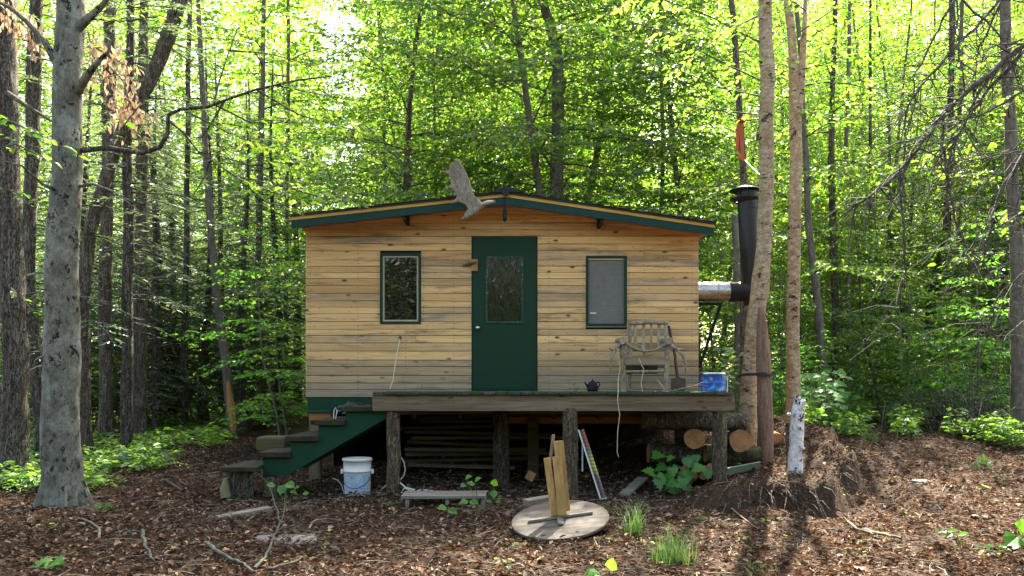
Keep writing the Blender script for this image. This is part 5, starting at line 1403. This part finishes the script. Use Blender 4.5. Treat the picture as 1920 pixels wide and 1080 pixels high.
# broken bough with hanging brown leaves by the beech
def dead_bough(label, spec, seed):
    o = thing('broken_bough', P(*spec[0][0]), label, 'branch'); rng = np.random.default_rng(seed); m = MB(); pp_, dd_, nn_, ss_ = [], [], [], []
    for pts in spec:
        q = [P(*p) for p in pts]; m.tube(q, [.012 * (1 - .6 * k / (len(q) - 1)) for k in range(len(q))], 5, 0, False)
        for k in range(26):
            t = rng.random() * (len(q) - 1); i_ = min(int(t), len(q) - 2); c = q[i_].lerp(q[i_ + 1], t - i_)
            for _ in range(2):
                pp_.append(tuple(c + Vector(rng.normal(0, .09, 3)))); dd_.append((rng.normal(0, .3), rng.normal(0, .3), -1)); nn_.append((rng.normal(), rng.normal(), .1)); ss_.append(rng.uniform(.06, .12))
    m.build('bough_stem', DEADWOOD, o); link('dead_leaves', leaf_mesh('dead_leaves', pp_, dd_, nn_, ss_, DEADLEAF, CURL), o)


dead_bough('broken bough with hanging dead brown leaves right of the grey beech', [[(165, 60, 9), (180, 120, 9), (200, 190, 9)], [(180, 90, 9), (215, 110, 9.1), (255, 135, 9.2)], [(200, 120, 9), (230, 150, 9), (250, 210, 9.1)], [(235, 170, 9.2), (240, 220, 9.2), (260, 260, 9.3)], [(215, 200, 9.4), (245, 215, 9.5), (290, 230, 9.6)]], 3)
dead_bough('broken bough with dead brown leaves at the top left corner', [[(0, 10, 9), (20, 30, 9), (45, 45, 9)], [(20, 30, 9), (60, 60, 9), (70, 95, 9)]], 4)

# ------------------------------------------------------------------ undergrowth
def rosettes(pos, hgt, lsz, nl, rng, shape, mat, name):
    n = len(pos); k = nl
    a = rng.uniform(0, 6.28, (n, 1)) + np.arange(k)[None] * (6.283 / k) + rng.normal(0, .3, (n, k))
    r = rng.uniform(.01, .07, (n, k)) + hgt[:, None] * .15 * rng.random((n, k))
    d = np.stack([np.cos(a), np.sin(a), rng.uniform(-.45, .25, (n, k))], -1)
    p = np.repeat(pos[:, None], k, 1).copy(); p[..., 0] += np.cos(a) * r; p[..., 1] += np.sin(a) * r; p[..., 2] += hgt[:, None] * rng.uniform(.45, 1.1, (n, k))
    nn = np.stack([rng.normal(0, .35, (n, k)), rng.normal(0, .35, (n, k)), np.ones((n, k))], -1)
    return leaf_mesh(name, p, d, nn, np.repeat(lsz[:, None], k, 1) * rng.uniform(.6, 1.15, (n, k)), mat, shape)


rng = np.random.default_rng(17)
def region(n, dlo, dhi, test):
    d = dlo + (dhi - dlo) * rng.random(n) ** 1.5; px = rng.uniform(-60, 1980, n); x = (px - CX) * d / F; z = ground_z(x, d); py = HY + (ZC - z) * F / d
    k = np.array([test(a, b, c, e) for a, b, c, e in zip(px, py, d, x)])
    return np.stack([x, d, z], 1)[k], d[k]


def left_ok(px, py, d, x):
    if px < 130: return d > 9.2
    lim = 925 - (px - 130) * .34 + 14 * math.sin(px * .05)
    return px < 570 and py < lim and d > 9 and (d < 24 or mn.noise((x, d, 0)) > 0)


def right_ok(px, py, d, x):
    if px < 1500: return px > 1330 and d > 14 and clear(x, d, .0)
    if px < 1780: return py < 812 + 18 * math.sin(px * .06) - abs(px - 1560) * .05 and d > 11.4 and (px - 1500) * .004 + 11.2 < d and (d > 15 or mn.noise((x * .9, d * .9, 0)) > -.45)
    return d > 11.5 and (d > 15 or mn.noise((x * 1.3, d * 1.3, 4)) > .0)


for nm, ok, lab in (('undergrowth', left_ok, 'low green plants and ferns along the left of the path'), ('undergrowth', right_ok, 'low green plants and seedlings round the path on the right')):
    pos, d = region(9000 if ok is left_ok else 20000, 9.3, 27, ok)
    o = link(nm, rosettes(pos, rng.uniform(.05, .30 if ok is left_ok else .45, len(pos)), rng.uniform(.07, .16, len(pos)) * (.8 + d * .02), 7, rng, OVAL, LEAF_LOW, nm)); tag(o, lab, None, None, 'stuff')
acc = Acc(); pos, d = region(700, 9.3, 18, left_ok)
for p in pos[:260]:
    for k in range(5):
        a = rng.uniform(0, 6.28); l = rng.uniform(.25, .5)
        spray(acc, [p + np.array([math.cos(a) * l * t, math.sin(a) * l * t, l * (.9 * t - .75 * t * t)]) for t in (0, .33, .66, 1)], .13, .045, rng, 1.1, .2, .2, .2, .03, .02, gap=.42)
tag(link('fern_cover', acc.mesh('fern_cover', LEAF_LOW)), 'feathery green ferns under the trees left of the path', None, None, 'stuff')


def plant(name, label, px, py, leaves, shape=OVAL, mat=LEAF_PLANT, cat='plant', d=None, stem=.004, seed=0):
    """leaves: (px, py, size m, heading deg, distance offset)"""
    g = G(px, py) if d is None else P(px, py, d)
    o = thing(name, (g.x, g.y, g.z), label, cat); rg = random.Random(seed); m = MB(); pp_, dd_, nn_, ss_ = [], [], [], []
    for lx, ly, s_, hd, dy in leaves:
        c = P(lx, ly, g.y + dy); a = math.radians(hd)
        e = Vector((math.cos(a), -.45 + rg.uniform(-.2, .2), math.sin(a))).normalized()
        m.tube([g + Vector((0, 0, -.02)), (g + c) / 2 + Vector((rg.uniform(-.02, .02), 0, .03)), c], [stem, stem * .8, stem * .4], 5, 0, False)
        pp_.append(tuple(c)); dd_.append(tuple(e)); nn_.append((rg.uniform(-.3, .3), -.75, 1)); ss_.append(s_)
    m.build('stem', plain('plant_stem', (.10, .12, .05), .8) if 'plant_stem' not in bpy.data.materials else bpy.data.materials['plant_stem'], o)
    link('foliage', leaf_mesh('foliage', pp_, dd_, nn_, ss_, mat, shape), o)
    return o


WIDE = (OVAL[0] * np.array([1, 1.75, 1]), OVAL[1])
plant('broadleaf_seedling', 'broad leaved seedling beside the support post of the green stairs', 534, 960, [(516, 910, .085, 175, 0), (534, 908, .12, 250, 0), (536, 906, .11, 340, 0), (552, 915, .07, 10, 0), (568, 925, .065, 0, 0), (545, 920, .07, 340, 0)], WIDE, seed=1)
plant('leafy_shoot', 'tall leafy shoot with paired round leaves right of the low pallet', 900, 968, [(872, 897, .075, 20, 0), (874, 908, .07, 200, 0), (890, 902, .075, 30, 0), (890, 908, .08, 170, 0), (926, 912, .085, 80, 0), (926, 918, .085, 270, 0), (930, 940, .055, 0, 0), (922, 940, .06, 180, 0), (878, 940, .09, 185, 0), (880, 940, .095, 350, 0), (838, 952, .1, 180, 0), (840, 956, .1, 345, 0), (862, 970, .09, 170, 0), (864, 971, .095, 345, 0)], WIDE, seed=2)
rg = random.Random(6); ml = []
for i in range(30):
    lx, ly = rg.gauss(1272, 34), rg.gauss(887, 16)
    ml.append((min(max(lx, 1215), 1332), min(max(ly, 853), 918), rg.uniform(.10, .18), rg.choice([rg.uniform(150, 230), rg.uniform(-50, 30), 270]), rg.uniform(-.3, .2)))
plant('maple_seedling', 'bushy maple seedling with lobed leaves at the foot of the corner post', 1275, 925, ml, MAPLE, seed=3)
plant('maple_sprig', 'low maple sprig on the litter at the bottom left', 100, 1066, [(95, 1056, .13, 180, 0), (100, 1054, .13, 10, 0), (98, 1056, .11, 280, 0), (104, 1058, .1, 330, 0)], MAPLE, seed=4)
plant('ground_sprig', 'small green sprig on the litter in front of the beech roots', 196, 955, [(190, 951, .1, 180, 0), (196, 950, .11, 10, 0), (200, 952, .09, 330, 0), (186, 953, .08, 200, 0)], MAPLE, seed=5)
plant('curved_sprig', 'arching leafy sprig lying low on the path at the right', 1800, 1022, [(1768, 995, .07, 190, 0), (1776, 997, .075, 20, 0), (1785, 1000, .08, 200, 0), (1795, 1004, .085, 20, 0), (1803, 1012, .08, 250, 0), (1812, 1018, .09, 300, 0), (1815, 1026, .08, 270, 0)], OVAL, seed=6)
plant('corner_plant', 'broad leaved plant at the bottom right corner', 1905, 1035, [(1910, 1005, .17, 200, 0), (1915, 1003, .16, 80, 0), (1895, 1030, .14, 185, 0), (1870, 1030, .12, 175, 0), (1900, 1040, .12, 300, 0), (1850, 1033, .11, 175, 0), (1880, 1025, .12, 10, 0)], WIDE, seed=7)
plant('round_leaf_plant', 'single round leaf and spike at the bottom centre edge', 1140, 1085, [(1128, 1078, .12, 175, 0), (1146, 1070, .1, 85, 0), (1120, 1074, .1, 190, 0)], WIDE, seed=8)
plant('path_plant', 'little leafy plant by the path under the dead brush', 1840, 880, [(1845, 868, .1, 20, 0), (1840, 866, .1, 170, 0), (1835, 872, .1, 200, 0), (1850, 874, .09, 340, 0), (1842, 862, .09, 90, 0)], MAPLE, seed=9)
plant('sunlit_shrub', 'young sunlit shrub with yellow-green leaves behind the paint tin', 1385, 800, [(1345 + 90 * rg.random(), 655 + 75 * rg.random(), rg.uniform(.1, .16), rg.choice([180, 0, 200, 340, 160, 20]) + rg.uniform(-20, 20), rg.uniform(-.4, .4)) for _ in range(60)], OVAL, LEAF_Y, 'shrub', d=12.0, seed=10)
plant('birch_shrub', 'leafy green seedlings clustered right of the white stump', 1545, 770, [(1500 + 90 * rg.random(), 690 + 75 * rg.random(), rg.uniform(.1, .17), rg.choice([180, 0, 200, 340, 160, 20]) + rg.uniform(-20, 20), rg.uniform(-.5, .5)) for _ in range(60)], MAPLE, LEAF_PLANT, 'shrub', d=12.5, seed=11)


def tuft(label, px, py, w, h, n, seed):
    g = G(px, py); rng = np.random.default_rng(seed)
    pos = np.stack([g.x + rng.normal(0, w, n), g.y + rng.normal(0, w, n), np.full(n, g.z)], 1); pos[:, 2] = ground_z(pos[:, 0], pos[:, 1]) - .01
    V, Fq = [], []
    for i in range(n):
        a = rng.uniform(0, 6.28); hh_ = h * rng.uniform(.4, 1.1); ln = hh_ * rng.uniform(.1, .55); b = pos[i]; wd_ = .0032
        sd = np.array([-math.sin(a), math.cos(a), 0]) * wd_
        o = len(V)
        for t in (0, .35, .7, 1):
            c = b + np.array([math.cos(a) * ln * t * t, math.sin(a) * ln * t * t, hh_ * (t - .28 * t * t * (ln / hh_) * 2)])
            V += [c - sd * (1 - .85 * t), c + sd * (1 - .85 * t)]
        for k in range(3): Fq.append((o + 2 * k, o + 2 * k + 1, o + 2 * k + 3, o + 2 * k + 2))
    tag(link('grass_tuft', raw_mesh('grass_tuft', np.array(V), np.array(Fq), GRASS_M)), label, 'grass')


tuft('tall thin grass tuft just right of the upturned table', 1190, 1005, .05, .38, 110, 1)
tuft('thick green grass tuft at the bottom between table and bank', 1258, 1060, .075, .33, 240, 2)
tuft('sunlit grass tuft on the far path by the bank', 1635, 830, .10, .30, 80, 3)
tuft('small grass tuft beside the far path right of the sunlit one', 1600, 815, .12, .3, 80, 4)
tuft('sparse grass blades at the bottom right of the bank', 1425, 1075, .06, .14, 40, 5)

plant('deck_seedling', 'tiny green seedling growing on the deck edge left of the kettle', 1077, 738, [(1072, 728, .045, 190, 0), (1080, 729, .045, 10, 0), (1076, 724, .04, 90, 0), (1083, 734, .04, 330, 0)], WIDE, d=9.3, seed=12)
rs = np.random.default_rng(55); px = rs.uniform(0, 1920, 60); py = rs.uniform(880, 1070, 60)
pos = np.array([tuple(G(p, q)) for p, q in zip(px, py) if not (330 < p < 1180 and q < 1000)])
tag(link('small_seedlings', rosettes(pos, rs.uniform(.02, .09, len(pos)), rs.uniform(.03, .07, len(pos)), 4, rs, OVAL, LEAF_LOW, 'small_seedlings')), 'tiny green seedlings scattered over the litter', None, None, 'stuff')
# moss, stones, planks and sticks on the ground
MOSS = plain('green_moss', (.055, .085, .012), .95, 0, .6, scale=30)
for lab, px, py, rx in (('moss cushion in front of the upturned table', 958, 1022, .13), ('moss cushion right behind the upturned table', 1130, 950, .12), ('moss cushion on the bank below the corner post', 1320, 975, .13), ('moss cushion at the lowest part of the bank', 1390, 1012, .10), ('moss cushion round the foot of the left deck post', 740, 945, .16)):
    g = G(px, py); tag(blob('moss_cushion', g - Vector((0, 0, .03)), (rx, rx * .8, .05), MOSS, px * .1, 4, .5, 2.6), 'green ' + lab, 'moss')
STONE = plain('grey_stone', (.2, .185, .165), .9, 0, .5)
for lab, px, py, rx in (('flat pale stone on the path left of the cabin', 296, 978, .11), ('flat grey rock half buried in the litter before the stairs', 530, 1010, .34), ('flat pale rock on the path at the right', 1722, 903, .17), ('grey stone beside the leaning striped board', 1180, 925, .10)):
    g = G(px, py); tag(blob('flat_stone', g - Vector((0, 0, .02)), (rx, rx * .6, .045), STONE, px * .13, 4, .3, 1.6), lab, 'stone')
a_, b_2 = G(404, 978), G(502, 966); m = MB(); m.beam(a_ + Vector((0, .05, .02)), b_2 + Vector((0, .08, .05)), .13, .045)
tag(m.build('grey_plank', OLDWOOD, None, .004), 'short weathered grey plank lying on the leaves before the stairs', 'plank')
a_ = G(1832, 972); m = MB(); m.beam(a_ + Vector((-.05, .02, .03)), a_ + Vector((.08, -.06, .02)), .1, .012); tag(m.build('wood_chip', OLDWOOD, None, .002), 'pale flat chip of wood on the path at the right', 'wood chip')
m = MB(); m.beam(G(1170, 935) + Vector((0, 0, .04)), G(1205, 912) + Vector((0, 0, .1)), .12, .03); tag(m.build('grey_board_end', OLDWOOD, None, .003), 'grey board end sticking out behind the tall grass tuft', 'board')


def stick(label, pix, r0, sub=(), mat=DEADWOOD, lift=.04):
    m = MB()
    def run(px_, r):
        q = [G(*p[:2]) + Vector((0, 0, (p[2] if len(p) > 2 else 0) + lift)) for p in px_]; f_ = []
        for u, v in zip(q[:-1], q[1:]):
            for k in range(4): f_.append(u.lerp(v, k / 4) + Vector((rg.uniform(-.008, .008), rg.uniform(-.01, .01), rg.uniform(-.004, .008))))
        f_.append(q[-1]); n_ = len(f_); m.tube(f_, [r * (1 - .55 * k / (n_ - 1)) for k in range(n_)], 8, 0, True, .22, r * 77)
    run(pix, r0)
    for s_ in sub: run(s_, r0 * .5)
    tag(m.build('fallen_stick', mat), label, 'stick')


LICH = bark('lichen_branch', (.10, .10, .08), (.085, .085, .068), (.16, .168, .14), (20, 20, 20), .008, None, False)
stick('curved pale stick lying on the litter at the lower left', [(268, 1004), (270, 1030), (280, 1048), (291, 1062)], .016, mat=LICH)
stick('forked grey lichen branch pointing up towards the stairs', [(478, 1076), (497, 1055), (510, 1025), (520, 1002), (528, 985)], .013, [[(520, 1002), (545, 996), (565, 992)], [(526, 990), (515, 965, .1), (500, 945, .2), (470, 930, .3)], [(520, 1000), (535, 975, .05), (534, 950, .15)]], mat=LICH)
stick('thick mottled branch lying at the bottom left of centre', [(388, 1030), (408, 1045), (432, 1058), (455, 1068), (478, 1084)], .020, mat=LICH)
stick('thin stick lying on the sunlit litter at the right', [(1618, 1002), (1645, 1010), (1690, 1018)], .02)
stick('curved root across the litter at the bottom right', [(1588, 985), (1608, 1000), (1640, 1012)], .012)
stick('thin bent twig on the litter beside the beech', [(188, 1020), (185, 1000), (165, 985), (140, 978)], .013)
stick('thin white twig on the bank above the grass', [(1372, 962), (1400, 985), (1422, 1000)], .008)
stick('short pale stub in the litter below the pail', [(580, 1000), (588, 985), (615, 982), (640, 985)], .010)
stick('dark stick lying under the beech on the path edge', [(310, 905), (340, 925), (370, 935)], .018, mat=BARK_BROWN)
stick('long grey stick on the litter below the plank', [(500, 1078), (540, 1068), (575, 1052)], .010)
# roots hanging from the cut bank
m = MB(); rd = random.Random(8)
for i in range(60):
    px = rd.uniform(1390, 1600); py = (930 if px < 1500 else 930 - (px - 1500) * .75) + rd.uniform(-25, 35); g = G(px, py)
    v = Vector((rd.uniform(-.15, .2), rd.uniform(-.35, -.05), rd.uniform(-.22, .02)))
    m.tube([g + Vector((0, .05, .02)), g + v * .5 + Vector((0, 0, .07)), g + v + Vector((rd.uniform(-.05, .05), 0, 0))], [.008, .006, .002], 5, 0, False)
tag(m.build('bank_roots', BARK_BROWN), 'thin roots hanging over the cut bank below the white stump', None, None, 'stuff')

# ------------------------------------------------------------------ camera, light, sky
AZ, EL = math.radians(19), math.radians(51)
cam = bpy.data.cameras.new('camera'); co = bpy.data.objects.new('camera', cam); COL.objects.link(co)
co.location = (0, 0, ZC); co.rotation_euler = (math.pi / 2, 0, 0)
cam.sensor_width = 36; cam.lens = 36 * F / 1920; cam.shift_y = (HY - 540) / 1920; cam.clip_end = 1000; cam.clip_start = .05
SC.camera = co
S = Vector((math.sin(AZ) * math.cos(EL), math.cos(AZ) * math.cos(EL), math.sin(EL)))
sun = bpy.data.lights.new('sun', 'SUN'); sun.energy = 5; sun.angle = math.radians(.5); sun.color = (1, .93, .80)
so_ = bpy.data.objects.new('sun', sun); COL.objects.link(so_); so_.rotation_euler = S.to_track_quat('Z', 'Y').to_euler()
wd = bpy.data.worlds.new('World'); SC.world = wd; wd.use_nodes = True
nt = wd.node_tree; sk = nt.nodes.new('ShaderNodeTexSky'); sk.sky_type = 'NISHITA'; sk.sun_disc = False
sk.sun_elevation = EL; sk.sun_rotation = AZ; sk.air_density = 1; sk.dust_density = 3.0; sk.ozone_density = .6
tint = nt.nodes.new('ShaderNodeMix'); tint.data_type = 'RGBA'; tint.blend_type = 'MULTIPLY'; tint.inputs[0].default_value = 1
tint.inputs[7].default_value = (1.09, 1.0, .86, 1); nt.links.new(sk.outputs[0], tint.inputs[6]); nt.links.new(tint.outputs[2], nt.nodes['Background'].inputs[0]); nt.nodes['Background'].inputs[1].default_value = .10
SC.view_settings.view_transform = 'Standard'; SC.view_settings.look = 'None'; SC.view_settings.exposure = 3.02; SC.view_settings.gamma = 1
SC.cycles.max_bounces = 8; SC.cycles.diffuse_bounces = 4; SC.cycles.transmission_bounces = 6; SC.cycles.transparent_max_bounces = 8
SC.cycles.caustics_reflective = False; SC.cycles.caustics_refractive = False; SC.cycles.sample_clamp_indirect = 6
